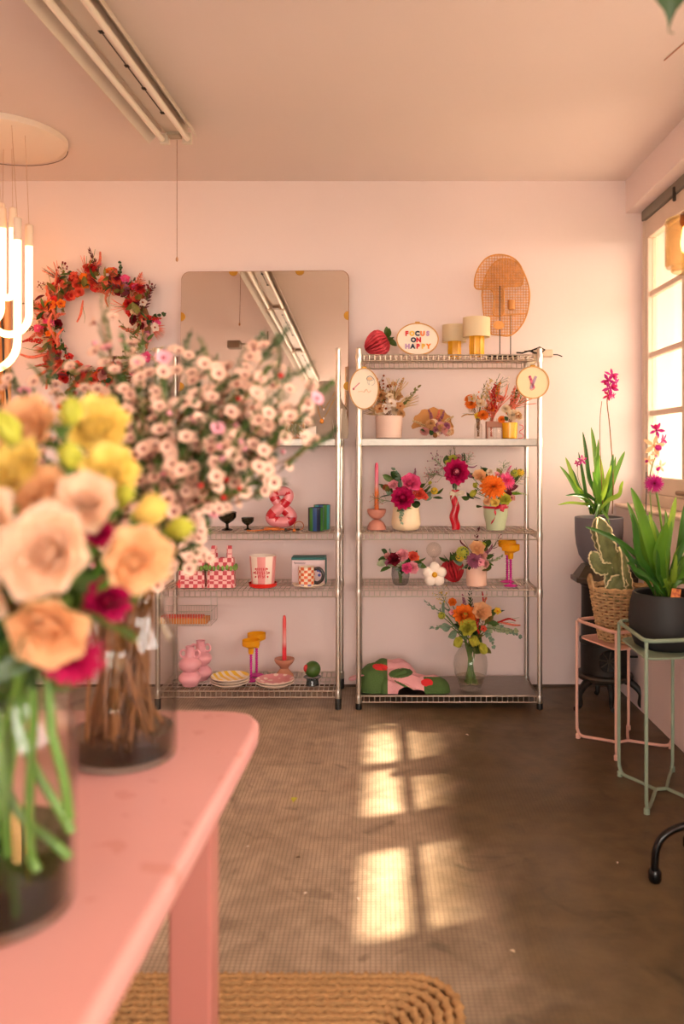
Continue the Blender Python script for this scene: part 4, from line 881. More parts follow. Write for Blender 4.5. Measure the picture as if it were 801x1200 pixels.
# coupe glasses with beaded stems
yg = glass('amber_yellow_glass', '#f3b024', 1.5, .35); yg = M('yellow_glass', '#fbbf24', .1, trans=.4); mg = M('magenta_glass', '#e23fae', .12, trans=.3)
def coupe(label, px, Y, z, k=1.):
    t = thing('coupe_glass', label, 'glass', (X_(px, Y), Y, z), group='yellow coupe glasses with pink beaded stems')
    S_ = lambda pr: [(r*k, q*k) for r, q in pr]
    MB().lathe(S_([(.001, 0), (.034, 0), (.036, .003), (.03, .006), (.008, .011), (.004, .016)]), 22).build('foot', mg, t)
    st = [(.0045, .014)]
    for i in range(11): st += [(.0045, .016+i*.011), (.008, .0215+i*.011)]
    MB().lathe(S_(st+[(.0045, .14)]), 12).build('beaded_stem', mg, t)
    MB().lathe(S_([(.001, .138), (.012, .139), (.014, .15), (.0145, .168), (.03, .176), (.044, .182), (.046, .19), (.046, .212), (.0445, .212), (.043, .19), (.028, .181), (.012, .172), (.001, .152)]), 28, cap=False).build('bowl', yg, t)
coupe('yellow coupe glass with pink beaded stem, front one of two on the fourth shelf', 598, 4.21, Z4, 1.0)
coupe('yellow coupe glass with pink beaded stem, back one of two on the fourth shelf', 594, 4.34, Z4, 1.03)
# --- bottom shelf: vase bouquet and folded apron
vz = thing('glass_vase', 'bulbous clear glass vase on the steel bottom shelf', 'vase', (X_(551, 4.21), 4.21, Z5))
MB().lathe([(.001, .002), (.05, .002), (.056, .008), (.056, .02), (.062, .034), (.082, .085), (.088, .13), (.082, .17), (.064, .20), (.05, .218), (.056, .235), (.062, .24), (.060, .241)], 36, cap=False).build('body', glass('vase_glass', '#f9faf7', 1.5, .22), vz)
MB().lathe([(.001, .024), (.058, .036), (.0735, .07), (.001, .0701)], 30, cap=False).build('water', glass('water', '#f6f2ea', 1.33, .05), vz)
bouquet('bouquet', 'wide bouquet of orange, peach and lime blooms with eucalyptus in glass vase', (X_(551, 4.21), 4.21, Z5+.03), [
    ('ranunculus', ('orange', 'lime'), 543, 720, -.04, 22), ('rose', 'peach', 562, 717, -.04, 23), ('plume', 'mauve', 545, 708, 0, 24), ('rose', 'lime', 546, 733, -.07, 20), ('bud', 'lime', 536, 748, -.06, 22, (-.35, -.75, -.3)), ('bud', 'lime', 553, 746, -.08, 24, (0, -.9, -.2)), ('bud', 'lime', 563, 755, -.06, 21, (.3, -.8, -.5)), ('cup', ('yellow', 'orange'), 582, 716, -.01, 10), ('ball', 'lime', 517, 721, -.01, 9), ('rose', 'orange', 530, 707, .01, 10), ('cup', ('coral', 'red'), 564, 734, -.06, 9), ('cup', ('palepink', 'coral'), 529, 717, -.02, 9), ('plume', 'red', 556, 728, -.06, 24, (.05, -.4, -1)),
    ('euca', 'euca', 511, 715, 0, 30, (-.9, -.1, .5)), ('euca', 'euca', 524, 732, -.03, 34, (-.8, -.3, .1)), ('oval', 'euca', 519, 711, 0, 18, (-.2, -.1, 1)), ('round', 'euca', 529, 741, -.05, 14, (-.6, -.5, -.3)), ('round', 'euca', 521, 733, -.04, 14, (-.8, -.4, 0)), ('euca', 'euca', 571, 742, -.04, 26, (.3, -.5, -.6)), ('euca', 'sage', 583, 735, -.04, 36, (1, -.3, .0)), ('euca', 'euca', 594, 738, -.02, 28, (.9, -.2, -.3)), ('oval', 'olive', 572, 723, -.03, 18), ('oval', 'green', 576, 729, -.03, 16, (.8, -.4, 0)), ('tail', 'coral', 596, 727, .0, 26, (1, 0, .1)), ('tail', 'red', 592, 729, .0, 22, (1, 0, .15)), ('plume', 'coral', 568, 704, .01, 18), ('tail', 'red', 568, 702, 0, 16, (.2, 0, 1)), ('fern', 'dark', 552, 709, .02, 30), ('oval', 'dark', 536, 733, -.04, 16), ('oval', 'dark', 556, 738, -.05, 16), ('mist', 'darkred', 563, 730, -.03, 26), ('mist', 'yellow', 524, 708, .01, 30)], 4.21, 'fresh bouquets', neck=(0, 0, .185), stem_r=.0024, foot=(0, 0, .004), spread=.036)
apx = X_(468, 4.25)
pk = M('apron_pink', '#dda0a6', .85, vary=.05, vscale=12, bump=.25, bscale=160); gn = M('apron_green', '#46632f', .85, vary=.08, vscale=12, bump=.25, bscale=160); rd = M('apron_red', '#d4252a', .8, bump=.2, bscale=160)
def apron():
    nx, ny = 170, 100; x0, x1, y0, y1 = -.215, .262, -.128, .14
    pads = [(-.128, -.02, .082, .095, .05, .118, .1), (-.03, .06, .13, .07, -.1, .125, .1), (.0, -.02, .085, .055, -.15, .098, .1), (-.05, -.085, .055, .035, .3, .06, .3), (.06, -.03, .125, .085, -.3, .082, .35), (.165, -.06, .088, .06, -.12, .072, .1), (.0, -.09, .08, .04, -.35, .05, .2), (.06, -.1, .07, .028, -.4, .032, .2)]
    g = []
    for i in range(nx+1):
        row = []
        for j in range(ny+1):
            x = x0+(x1-x0)*i/nx; y = y0+(y1-y0)*j/ny; h = 0
            for cx, cy, a, b, rot_, hh, tl in pads:
                dx, dy = x-cx, y-cy; u = (dx*cos(rot_)+dy*sin(rot_))/a; v = (-dx*sin(rot_)+dy*cos(rot_))/b
                q = (abs(u)**2.8+abs(v)**2.8)
                if q < 1: h = max(h, hh*(1-q)**.42*(1-tl*u)*(1+.05*sin(u*6+v*3+cx*40)+.03*sin(v*9-u*5)))
            row.append(Vector((x, y, h)))
        g.append(row)
    mb = MB(); vs = []; idx = {}; fs = []; ms = []
    def col(p):
        f = p.z*.96+p.y*.27                                     # up along the slope of the cloth
        def el(cx, cf, a, b, r_=0):
            dx, dy = p.x-cx, f-cf; return ((dx*cos(r_)+dy*sin(r_))/a)**2+((-dx*sin(r_)+dy*cos(r_))/b)**2 < 1
        if el(-.100, .098, .040, .017, -.1) or el(.134, .022, .030, .019): return 2
        if p.x < -.064: return 1
        if el(.005, .068, .062, .024, .12) or (p.x > .118 and f < .05): return 1
        if el(.03, .0, .07, .006, -.5): return 1
        return 0
    for i in range(nx):
        for j in range(ny):
            q = [(i, j), (i+1, j), (i+1, j+1), (i, j+1)]
            if max(g[a][b].z for a, b in q) < .003: continue
            for k in q:
                if k not in idx: idx[k] = len(vs); p = g[k[0]][k[1]]; vs.append(p+Vector((0, 0, .0005)))
            fs.append([idx[k] for k in q]); c = sum((g[a][b] for a, b in q), Vector())/4; ms.append(col(c))
    mb.add(vs, fs, ms); return mb.build('apron', [pk, gn, rd], loc=(apx, 4.25, Z5), sharp=80)
ap = tag(apron(), 'pink apron with green and red patches, folded untidily on the bottom shelf', 'cloth')
MB().tube(bez([(-.17, -.07, .08), (-.225, -.10, .085), (-.255, -.085, .07), (-.24, -.07, .06), (-.19, -.06, .07)], 5), .008, 6, flat=.4).build('apron_tie', pk, ap)
# ------------------------------------------------------------------ things on the left rack
L2, L3, L4, L5 = 1.3495, .8815, .5955, .0955
# necklace bust with necklaces and white satin cloth
bu = thing('display_bust', 'grey-beige linen necklace bust in front of the mirror', 'display', (X_(383, 4.23), 4.23, L2)); bl = M('bust_linen', '#a08f80', .9, vary=.06, vscale=40, bump=.3, bscale=250)
prof = [(-.0, .105), (.02, .112), (.09, .108), (.15, .098), (.19, .078), (.225, .052), (.25, .044), (.288, .043), (.293, .036)]
g = []
for z, hw_ in prof:
    dp = .05 if z < .2 else .04; g.append([Vector((hw_*cos(a), (dp*sin(a) if sin(a) < 0 else .3*dp*sin(a))-(.028*(1-z/.3)), z)) for a in [2*pi*k/28 for k in range(29)]])
mb = MB().sheet(g); mb.add(g[-1][:-1], [tuple(range(28))]); mb.build('bust_body', bl, bu)
def necklace(label, pts, pend):
    t = thing('necklace', label, 'jewellery', (X_(383, 4.23), 4.23, L2)); MB().tube(bez(pts, 6), .0016, 5).build('chain', M('gold_chain', '#b78a45', .3, .9), t)
    for c, r, m in pend: MB().ball(c, r, 10, 7, sz=1.25, sy=.6).build('pendant', m, t)
amb = M('amber_stone', '#e08a1e', .2); pearl = M('pearl', '#f0dcd0', .2)
necklace('long gold necklace with orange pendant hung on the linen bust', [(-.052, -.03, .222), (-.045, -.055, .165), (-.03, -.083, .11), (-.02, -.086, .095), (.0, -.08, .12), (.03, -.06, .18), (.052, -.03, .222)], [((-.021, -.090, .087), .010, amb), ((-.012, -.088, .10), .0045, pearl)])
necklace('short fine necklace with a small pearl on the linen bust', [(-.045, -.028, .24), (-.03, -.055, .18), (-.012, -.072, .15), (.01, -.064, .18), (.045, -.028, .24)], [((-.012, -.076, .146), .005, pearl)])
sat = []
for i in range(9):
    u = i/8; sat.append([Vector((.028+.075*u+.012*(1-v)*(1-u)+.03*(v**2)*(1-u)*0-.02*(1-v)*(u), -.088+.02*sin(u*9)+.03*v+.02*u, .004+v*(.15-.03*abs(u-.7)))) for v in [k/8 for k in range(9)]])
sc_ = MB().sheet(sat).build('satin_cloth', M('white_satin', '#f0e4dc', .3), loc=(X_(383, 4.23), 4.23, L2)); tag(sc_, 'white satin cloth draped over the right of the bust', 'cloth')
# earring stand with chains, small pouch
es = thing('earring_stand', 'low pale wooden earring stand with hanging chains beside the bust', 'jewellery stand', (X_(343, 4.22), 4.22, L2)); pw = M('pale_wood', '#d9a878', .6, vary=.1)
MB().box((-.07, -.02, 0), (.062, .02, .008), bev=.002).build('base', pw, es, smooth=False)
for x in (-.066, .05): MB().box((x, -.006, .008), (x+.008, .006, .118), bev=.002).build('upright', pw, es, smooth=False)
MB().box((-.07, -.006, .112), (.062, .006, .12), bev=.002).build('rail', pw, es, smooth=False)
for k, (x, c, l) in enumerate(((-.05, '#c8a878', .07), (-.03, '#b8322e', .085), (-.008, '#9a8f86', .09), (.008, '#9a8f86', .085), (.028, '#d3a25c', .08), (.04, '#d3a25c', .05))):
    MB().tube([(x+.004*sin(q*1.9), -.009, .112-l*q/8) for q in range(9)], .0022, 5).build('hanging_chain', M('chain_'+c, c, .35, .5), es)
po = thing('gift_pouch', 'small white pouch lying open at the foot of the bust', 'pouch', (X_(359, 4.17), 4.17, L2)); pl = M('pouch_white', '#efe2d6', .6, vary=.04)
g = []
for i in range(9):
    u = i/8; g.append([Vector((-.035+.085*u, -.01+.022*sin(a)*(1-.3*u), max(.0, .022+.012*u+(.02+.012*u)*cos(a)+.004*sin(u*12+a*3)))) for a in [2*pi*k/14 for k in range(15)]])
MB().sheet(g).build('pouch_body', pl, po); MB().tube(bez([(-.03, -.03, .012), (-.045, -.03, .03), (-.03, -.028, .042), (-.012, -.03, .03)], 4), .003, 5).build('pouch_string', M('pouch_string', '#b98a58', .7), po)
# number eight sculpture
t8 = thing('number_eight', 'pink and red marbled number 8 sculpture on the left rack', 'ornament', (X_(329.5, 4.27), 4.27, L3))
mb = MB(); n = 72; pts = []
for k in range(n):
    a = 2*pi*k/n; s_ = sin(a); up_ = cos(a) > 0
    z = .118+.088*cos(a)*(1 if up_ else 1.0); x = .0; 
for k in range(n):
    a = 2*pi*k/n                                                # lemniscate-like figure of eight in the upright plane
    z = .122+.082*sin(a); lower = z < .122; x = (.052 if lower else .040)*sin(2*a)*1.0
    pts.append(Vector((x, -.008*cos(a), z)))
r8 = [.030 if p.z < .122 else .0255 for p in pts]
vs_off = len(mb.v); nn = 14; mb.tube(pts, r8, nn, closed=True)
mb.m = [1 if (sin((i // nn)*2*pi/9.0)+.75*sin((i % nn)*2*pi/nn*1.0+(i // nn)*.33)) > .45 else 0 for i in range(len(mb.f))]
mb.v = [(x, y, max(.0005, z*.98-.002)) for x, y, z in mb.v]
mb.build('eight_body', [M('eight_pink', '#e08a90', .25), M('eight_red', '#bf1f2d', .25)], t8)
# bracelets / sunglasses heap in front of it
lea = M('orange_leather', '#c06a2a', .45, vary=.15); drk = M('dark_leather', '#3b3326', .45)
for i, (px, w_, m, lab) in enumerate(((318, .030, lea, 'broad orange leather bracelet lying left of the number 8'), (333, .034, lea, 'thin orange leather bracelet in front of number 8'), (343, .030, drk, 'dark green leather bracelet in front of number 8'), (350, .024, lea, 'small brown cord bracelet standing at the right of number 8'))):
    c = Vector((X_(px, 4.18+.02*(i % 2)), 4.18+.02*(i % 2), L3+(.011, .006, .006, .024)[i])); t = thing('bracelet', lab, 'jewellery', c)
    if i == 3: MB().tube([(cos(a)*w_, .004, sin(a)*.022) for a in [2*pi*k/24 for k in range(24)]], .0022, 6, closed=True).build('band', lea, t)
    else: MB().tube([(cos(a)*w_, sin(a)*w_*.8, .002*sin(3*a)) for a in [2*pi*k/24 for k in range(24)]], (.010, .005, .005)[i], 8, closed=True, flat=.7).build('band', m, t)
    if i < 3: MB().ball((w_*.3, -w_*.8, 0), .009, 8, 6).build('clasp_bead', (lea, drk, lea)[i], t)
tag(MB().tube(bez([(X_(289, 4.16), 4.16, L3+.004), (X_(297, 4.15), 4.15, L3+.004), (X_(306, 4.17), 4.17, L3+.005), (X_(313, 4.19), 4.19, L3+.008)], 5), .0035, 6).build('leather_strap', lea), 'thin orange leather strap trailing left from the bracelets', 'strap')
# dark glass bowls half hidden by the blossom
dg = glass('dark_green_glass', '#6f6e58', 1.5, .4)
for px, Y, k, lab in ((266, 4.22, 1.1, 'wide dark green glass bowl mostly hidden behind the blossom'), (290, 4.24, .75, 'small footed dark green glass cup beside the blossom')):
    t = thing('glass_bowl', lab, 'bowl', (X_(px, Y), Y, L3)); MB().lathe([(r*k, z*k) for r, z in [(.001, .0), (.026, .0), (.026, .004), (.007, .012), (.007, .03), (.03, .045), (.042, .06), (.044, .085), (.040, .086)]], 24, cap=False).build('body', dg, t)
# striped tumblers
cols = [M('stripe_green', '#3f7a34', .3), M('stripe_navy', '#1d2340', .3), M('stripe_blue', '#24457c', .3), M('stripe_teal', '#3f95a0', .3)]
for px, Y, k, pat, lab in ((370, 4.19, 1., (1, 0, 2, 1, 0, 2), 'green and navy striped tumbler in front on the left rack'), (377, 4.27, 1.08, (0, 3, 2, 0, 3, 1), 'teal and green striped tumbler standing behind the navy one')):
    t = thing('striped_tumbler', lab, 'cup', (X_(px, Y), Y, L3), rz=R(10)); n = 36
    MB().lathe([(.001, 0), (.036*k, 0), (.039*k, .004), (.040*k, .118*k), (.037*k, .118*k), (.036*k, .01), (.001, .008)], n, cap=False, colf=lambda i, j: pat[(j*len(pat)*2//n) % len(pat)] if i < 3 else 1).build('body', cols, t)
# gingham crochet bags
def gingham():
    m = bpy.data.materials.new('gingham_cotton'); m.use_nodes = True; N = m.node_tree.nodes; L = m.node_tree.links; p = N['Principled BSDF']; p.inputs['Roughness'].default_value = .85
    tc = N.new('ShaderNodeTexCoord'); ck = N.new('ShaderNodeTexChecker'); ck.inputs['Scale'].default_value = 46; ck.inputs[1].default_value = (*srgb('#c9505a'), 1); ck.inputs[2].default_value = (*srgb('#efbcb8'), 1)
    mp = N.new('ShaderNodeMapping'); mp.inputs['Location'].default_value = (.011, .0105, .003); L.new(tc.outputs['Object'], mp.inputs[0]); L.new(mp.outputs[0], ck.inputs[0]); L.new(ck.outputs['Color'], p.inputs['Base Color'])
    nb = N.new('ShaderNodeTexNoise'); nb.inputs['Scale'].default_value = 300; bp = N.new('ShaderNodeBump'); bp.inputs['Strength'].default_value = .3; bp.inputs['Distance'].default_value = .003
    L.new(tc.outputs['Object'], nb.inputs[0]); L.new(nb.outputs['Fac'], bp.inputs['Height']); L.new(bp.outputs[0], p.inputs['Normal']); return m
gm = gingham(); rufm = M('crochet_green', '#7fa04a', .8, vary=.2, vscale=60, bump=.4, bscale=200)
def bag(px, lab, wide, lefth):
    Y = 4.2; t = thing('gingham_bag', lab, 'bag', (X_(px, Y), Y, L4)); w_ = wide/2; g = []
    for i in range(9):
        u = i/8; z = .148*u; ww = w_*(1-.10*u); dd = .035*(1-.35*u); g.append([Vector((ww*max(-1, min(1, 1.3*cos(a))), dd*max(-1, min(1, 1.5*sin(a))), z)) for a in [2*pi*(k+.5)/24 for k in range(25)]])
    MB().sheet(g).add(g[0][:-1], [tuple(range(23, -1, -1))]).build('bag_body', gm, t, sharp=60)
    for s_, h in ((-1, lefth), (1, .205)):
        x0 = s_*w_*.62; q = bez([(x0, -.02, .125), (x0*1.02, -.012, .16), (x0*.92, .0, h), (x0*.86, .01, h-.008), (x0*.8, .02, .12)], 5)
        MB().sheet([[p+Vector((-.0125, .0, 0)), p+Vector((-.0125, .004, 0)), p+Vector((.0125, .004, 0)), p+Vector((.0125, 0, 0)), p+Vector((-.0125, 0, 0))] for p in q]).build('bag_handle', gm, t, sharp=50)
    mb = MB(); n = 26
    for k in range(n):
        a = 2*pi*k/n; mb.ball((w_*.98*max(-1, min(1, 1.3*cos(a)))*1.06, .03*max(-1, min(1, 1.4*sin(a)))-.002, .098+.004*(k % 2)), .0115, 7, 5, sx=.75, sy=.9, sz=1.25)
    o = mb.build('crochet_ruffle', rufm, t); o['kind'] = 'stuff'
bag(225.5, 'pink gingham bag with green crochet ruffle, leftmost, its left handle drooping', .132, .185)
bag(259.5, 'pink gingham bag with green crochet ruffle, both handles upright, next to striped planter', .138, .205)
# planter with heart of red letters on its saucer
st_p, st_w = M('planter_pink', '#e89a98', .35), M('planter_white', '#f3e0d2', .35)
sau = thing('saucer', 'glossy red saucer under the pink striped planter', 'saucer', (X_(308, 4.2), 4.2, L4)); rg_ = ceramic('glossy_red', '#d8281f', .2)
MB().lathe([(.001, 0), (.062, 0), (.07, .006), (.0735, .022), (.0705, .023), (.066, .009), (.001, .008)], 32, cap=False).build('body', rg_, sau)
pt = thing('striped_planter', 'pink and white striped planter with fine red brush marks on a red saucer', 'pot', (X_(308, 4.2), 4.2, L4+.0085)); n = 40
MB().lathe([(.001, 0), (.054, 0), (.057, .004), (.0685, .15), (.067, .152), (.0645, .150), (.054, .01), (.001, .008)], n, cap=False, colf=lambda i, j: (0 if (j // 4) % 2 else 1) if i < 3 else 1).build('body', [st_p, st_w], pt)
lt = M('planter_letters', '#cf2a36', .4)
rf = lambda z: .057+(.0685-.057)*z/.15
random.seed(91)
for z0, h, angs in ((.090, .013, (-.34, -.17, .0, .17, .34)), (.071, .016, (-.48, -.3, -.12, .08, .28, .46)), (.051, .013, (-.25, -.06, .13, .3))):
    for a0 in angs:                                             # small brush-drawn strokes, too fine to read in the photograph
        pts = []; n_ = 5
        for q in range(n_):
            a_ = -pi/2+a0+rnd(-.055, .055); z_ = z0+h*(q/(n_-1)-.5)+rnd(-.002, .002); r_ = rf(z_)+.0012; pts.append((cos(a_)*r_, sin(a_)*r_, z_))
        MB().tube(bez(pts, 3), .0019, 5).build('brush_stroke', lt, pt)
for a0, z0 in ((-.62, .07), (.62, .07), (-.5, .05), (.52, .05), (-.45, .09), (.45, .09)):
    r_ = rf(z0)+.001; MB().ball((cos(-pi/2+a0)*r_, sin(-pi/2+a0)*r_, z0), .0045, 7, 5, sz=1.1).build('painted_dot', lt, pt)
# boxed mug, checkered mug, crinkled saucer
bx = thing('gift_box', 'white gift box with teal lid behind the checkered mug', 'box', (X_(363, 4.31), 4.31, L4)); teal = M('box_teal', '#256a66', .5)
MB().box((-.09, -.05, 0), (.082, .05, .128), bev=.002).build('box_body', M('box_white', '#e6cfd2', .6), bx, smooth=False); MB().box((-.092, -.052, .128), (.084, .052, .142), bev=.002).build('box_lid', teal, bx, smooth=False)
MB().box((.0825, -.052, .002), (.0845, .052, .128)).build('side_label', teal, bx, smooth=False)
MB().tube([(-.078+.06*q/30, -.0505, .112+.0045*sin(q*1.35)*(1.6 if q < 4 else .8)) for q in range(31)], .0012, 5).build('printed_script', M('print_grey', '#6f5560', .6), bx)
for x, z in ((.052, .05), (.058, .07), (.045, .075)): MB().ball((x, -.05, z), .008, 8, 5, sy=.1).build('printed_spot', M('print_blue', '#4a56a8', .5), bx)
ss = thing('crinkled_saucer', 'cream leaf-shaped saucer under the checkered mug', 'saucer', (X_(361, 4.19), 4.19, L4)); g = []
for i in range(37):
    a = 2*pi*i/36; w_ = 1+.06*sin(5*a)+.04*sin(9*a+1); g.append([Vector((0, 0, .004)), Vector((cos(a)*.045, sin(a)*.04, .004)), Vector((cos(a)*.078*w_, sin(a)*.062*w_, .016+.004*sin(5*a))), Vector((cos(a)*.079*w_, sin(a)*.063*w_, .013+.004*sin(5*a))), Vector((cos(a)*.045, sin(a)*.04, .0003)), Vector((0, 0, .0003))])
MB().sheet(g).build('body', ceramic('ivory', '#f0ddc6', .35), ss)
mg_ = thing('checkered_mug', 'orange and cream checkered mug with fat black handle', 'mug', (X_(359, 4.19), 4.19, L4+.0045)); n = 28
mc = [M('mug_orange', '#d6602e', .3), M('mug_cream', '#f1ddc4', .3), M('mug_violet', '#7d6aa6', .3)]; R_ = .042
pr = [(.001, 0), (R_-.002, 0), (R_, .003)]+[(R_, .014+.0142*k) for k in range(6)]+[(R_, .1), (R_-.004, .1), (R_-.005, .01), (.001, .008)]
MB().lathe(pr, n, cap=False, colf=lambda i, j: (2 if (j // 2) % 2 else 1) if i == 2 else ((0 if (i+j // 2) % 2 else 1) if 3 <= i < 9 else 1)).build('body', mc, mg_, sharp=60)
MB().tube(bez([(R_-.004, -.006, .086), (R_+.022, -.01, .092), (R_+.042, -.012, .068), (R_+.038, -.012, .036), (R_+.015, -.008, .018), (R_-.004, -.006, .022)], 6), .0085, 10).build('mug_handle', M('mug_black', '#2a2524', .3), mg_)
# wire basket hung under the fourth shelf with an orange box in it
hb = thing('hanging_basket', 'small wire basket hooked under the fourth shelf of the left rack', 'basket', (X_(214, 4.22), 4.22, .41)); mb = MB(); wx, wy, h = .16, .08, .13
for z in (0, h*.55): mb.tube([(-wx, -wy, z), (wx, -wy, z), (wx, wy, z), (-wx, wy, z)], .002, 5, closed=True)
for k in range(25): x = -wx+2*wx*k/24; mb.tube([(x, -wy, h*.55), (x, -wy, 0), (x, wy, 0), (x, wy, h*.55)], .0013, 4)
mb.build('basket_wires', chrome, hb)
for x in (-wx, wx):
    for y in (-wy, wy): MB().tube([(x, y, h*.55), (x, y, h+.012), (x-.025*(1 if x > 0 else -1), y, h+.014)], .002, 5).build('hook', chrome, hb)
ib = thing('wooden_tray', 'orange wooden incense tray with red lid in the hanging wire basket', 'tray', (X_(217, 4.2), 4.2, .4145))
MB().box((-.13, -.045, 0), (.118, .045, .028), bev=.002).build('tray_body', M('tray_orange', '#cf8440', .55, vary=.12, vscale=20), ib, smooth=False); MB().box((-.122, -.04, .028), (.09, .04, .034), bev=.001).build('tray_lid', M('tray_red', '#d8513c', .5), ib, smooth=False)
# --- bottom shelf
blush = ceramic('blush_pink', '#e6a3ae', .35, vary=.02)
def bubble_vase(px, Y, lab, k=1.):
    t = thing('bubble_vase', lab, 'vase', (X_(px, Y), Y, L5), group='pink bubble vases'); S_ = lambda pr: [(r*k, z*k) for r, z in pr]
    pr = [(.001, 0), (.035, 0)]+[(.0285+.029*sin(pi*(i/10))**.7, .004+.068*i/10) for i in range(1, 10)]+[(.032, .073)]+[(.0285+.028*sin(pi*(i/10))**.7, .075+.068*i/10) for i in range(1, 10)]+[(.026, .143), (.0215, .152), (.0215, .196), (.024, .20), (.021, .2), (.018, .15), (.001, .14)]
    MB().lathe(S_(pr), 28, cap=False).build('body', blush, t)
    for s_ in (-1, 1): MB().tube([Vector((s_*(.034+.015*cos(a)), 0, .162+.018*sin(a)))*k for a in [2*pi*i/18 for i in range(18)]], .0055*k, 8, closed=True).build('vase_handle', blush, t)
bubble_vase(222.5, 4.19, 'front pink two-bubble vase with ring handles and short neck', 1.); bubble_vase(235, 4.30, 'back pink two-bubble vase, partly behind its twin', 1.02)
def plate_mat(name, c1, c2, kind):
    m = bpy.data.materials.new(name); m.use_nodes = True; N = m.node_tree.nodes; L = m.node_tree.links; p = N['Principled BSDF']; p.inputs['Roughness'].default_value = .3
    tc = N.new('ShaderNodeTexCoord'); rp = N.new('ShaderNodeValToRGB'); rp.color_ramp.elements[0].color = (*srgb(c1), 1); rp.color_ramp.elements[1].color = (*srgb(c2), 1)
    if kind == 'stripe':
        wv_ = N.new('ShaderNodeTexWave'); wv_.inputs['Scale'].default_value = 9; wv_.inputs['Distortion'].default_value = 1.2; mp = N.new('ShaderNodeMapping'); mp.inputs['Rotation'].default_value = (0, 0, R(-35)); L.new(tc.outputs['Object'], mp.inputs[0]); L.new(mp.outputs[0], wv_.inputs[0])
    else: wv_ = N.new('ShaderNodeTexVoronoi'); wv_.inputs['Scale'].default_value = 26; L.new(tc.outputs['Object'], wv_.inputs[0])
    rp.color_ramp.elements[0].position = .42 if kind == 'stripe' else .3; rp.color_ramp.elements[1].position = .5 if kind == 'stripe' else .36
    L.new(wv_.outputs['Fac' if kind == 'stripe' else 'Distance'], rp.inputs[0]); L.new(rp.outputs[0], p.inputs['Base Color']); return m
ivory = ceramic('plate_ivory', '#f2dfd0', .3)
def plate(px, Y, k, m, lab, r):
    t = thing('plate', lab, 'plate', (X_(px, Y), Y, L5+k*.013)); MB().lathe([(.001, 0), (r*.6, 0), (r*.68, .004), (r*.99, .019), (r, .021), (r*.97, .0225)], 40, cap=False).build('plate_underside', ivory, t)
    MB().lathe([(r*.97, .0225), (r*.66, .009), (r*.6, .0075), (.001, .0072)], 40, cap=False).build('plate_face', m, t)
yst = plate_mat('yellow_striped_glaze', '#f1e3cf', '#efc41e', 'stripe'); pst = plate_mat('pink_marbled_glaze', '#f2d9d0', '#dc9298', 'dots')
for k, lab in enumerate(('lowest ivory plate of the yellow stack', 'middle ivory plate of the yellow stack', 'yellow striped plate on top of its stack')): plate(269.5, 4.2, k, yst if k == 2 else ivory, lab, .099)
for k, lab in enumerate(('lower ivory plate of the pink stack', 'pink dappled plate on top of its stack')): plate(322, 4.19, k, pst if k == 1 else ivory, lab, .098)
coupe('yellow coupe glass with pink beaded stem, front one of two on the left rack', 294, 4.28, L5, 1.0); coupe('yellow coupe glass with pink beaded stem, back one of two on the left rack', 300.5, 4.38, L5, 1.06)
rgm = M('rose_glass', '#e0a488', .12, trans=.4)
t = thing('candle_holder', 'rose glass double cone candle holder on the left rack', 'candle holder', (X_(333, 4.35), 4.35, L5))
MB().lathe([(.001, 0), (.046, 0), (.05, .004), (.046, .016), (.03, .034), (.02, .046), (.026, .058), (.044, .074), (.053, .09), (.052, .098), (.04, .096), (.018, .092), (.012, .085), (.001, .085)], 28, cap=False).build('body', rgm, t)
taper('taper_candle', 'red and pink dipped taper candle in the rose glass holder', 333, 4.35, L5+.086, .24, .0115, [(0, '#dc2a36'), (.28, '#e0323f'), (.42, '#f2a8a4'), (.6, '#ef8a86'), (.75, '#ee5a58'), (1, '#e8433f')])
gb = thing('tealight_glass', 'blue-grey glass cup under the green ball', 'glass', (X_(366, 4.2), 4.2, L5)); MB().lathe([(.001, 0), (.03, 0), (.034, .004), (.03, .028), (.036, .036), (.046, .042), (.044, .044), (.03, .038), (.001, .036)], 24, cap=False).build('body', glass('blue_glass', '#a9b6b8', 1.5, .35), gb)
gbl = thing('green_ball', 'round green ball with a red patch resting on the blue-grey glass', 'ornament', (X_(366, 4.2), 4.2, L5+.039)); MB().ball((0, 0, .0415), .0415, 22, 14).build('ball_body', M('ball_green', '#3f5f22', .45, vary=.2, vscale=25), gbl); MB().ball((-.031, -.018, .05), .014, 12, 8, sz=1.4).build('red_patch', M('ball_red', '#b5242a', .4), gbl)
# ------------------------------------------------------------------ cast iron stove in the corner
iron = M('cast_iron', '#26221f', .5, .5, vary=.15, vscale=25, bump=.15, bscale=60); iron2 = M('worn_iron', '#4a4239', .4, .6, vary=.2, vscale=20)
sv = thing('iron_stove', 'small black cast iron stove on curved legs in the corner', 'stove', (1.163, 4.2, 0))
MB().lathe([(.001, .115), (.09, .115), (.135, .135), (.142, .15), (.138, .16), (.12, .165), (.001, .166)], 32).build('base_pan', iron2, sv)
MB().lathe([(.118, .166), (.118, .31), (.124, .315), (.124, .335), (.116, .34), (.114, .60), (.122, .61), (.122, .625)], 32).build('body', iron, sv, sharp=30)
MB().lathe([(.001, .625), (.165, .625), (.17, .63), (.17, .648), (.158, .652), (.13, .69), (.115, .71), (.10, .712), (.001, .7125)], 8, mat=Matrix.Rotation(R(22.5), 4, 'Z')).build('top_plate', iron2, sv, sharp=20)
for a in (215, 325, 90, 270):
    c, s_ = cos(R(a)), sin(R(a)); f = (lambda r, z: (c*r, s_*r, z))
    k = 1.28 if a in (215, 325) else .9
    MB().tube(bez([f(.10, .14), f(.13*k*.9, .12), f(.145*k, .08), f(.14*k, .03), f(.155*k, .012), f(.17*k, .013)], 5), [.022-.013*min(1, i/18) for i in range(25)]+[.012], 8).build('leg', iron, sv)
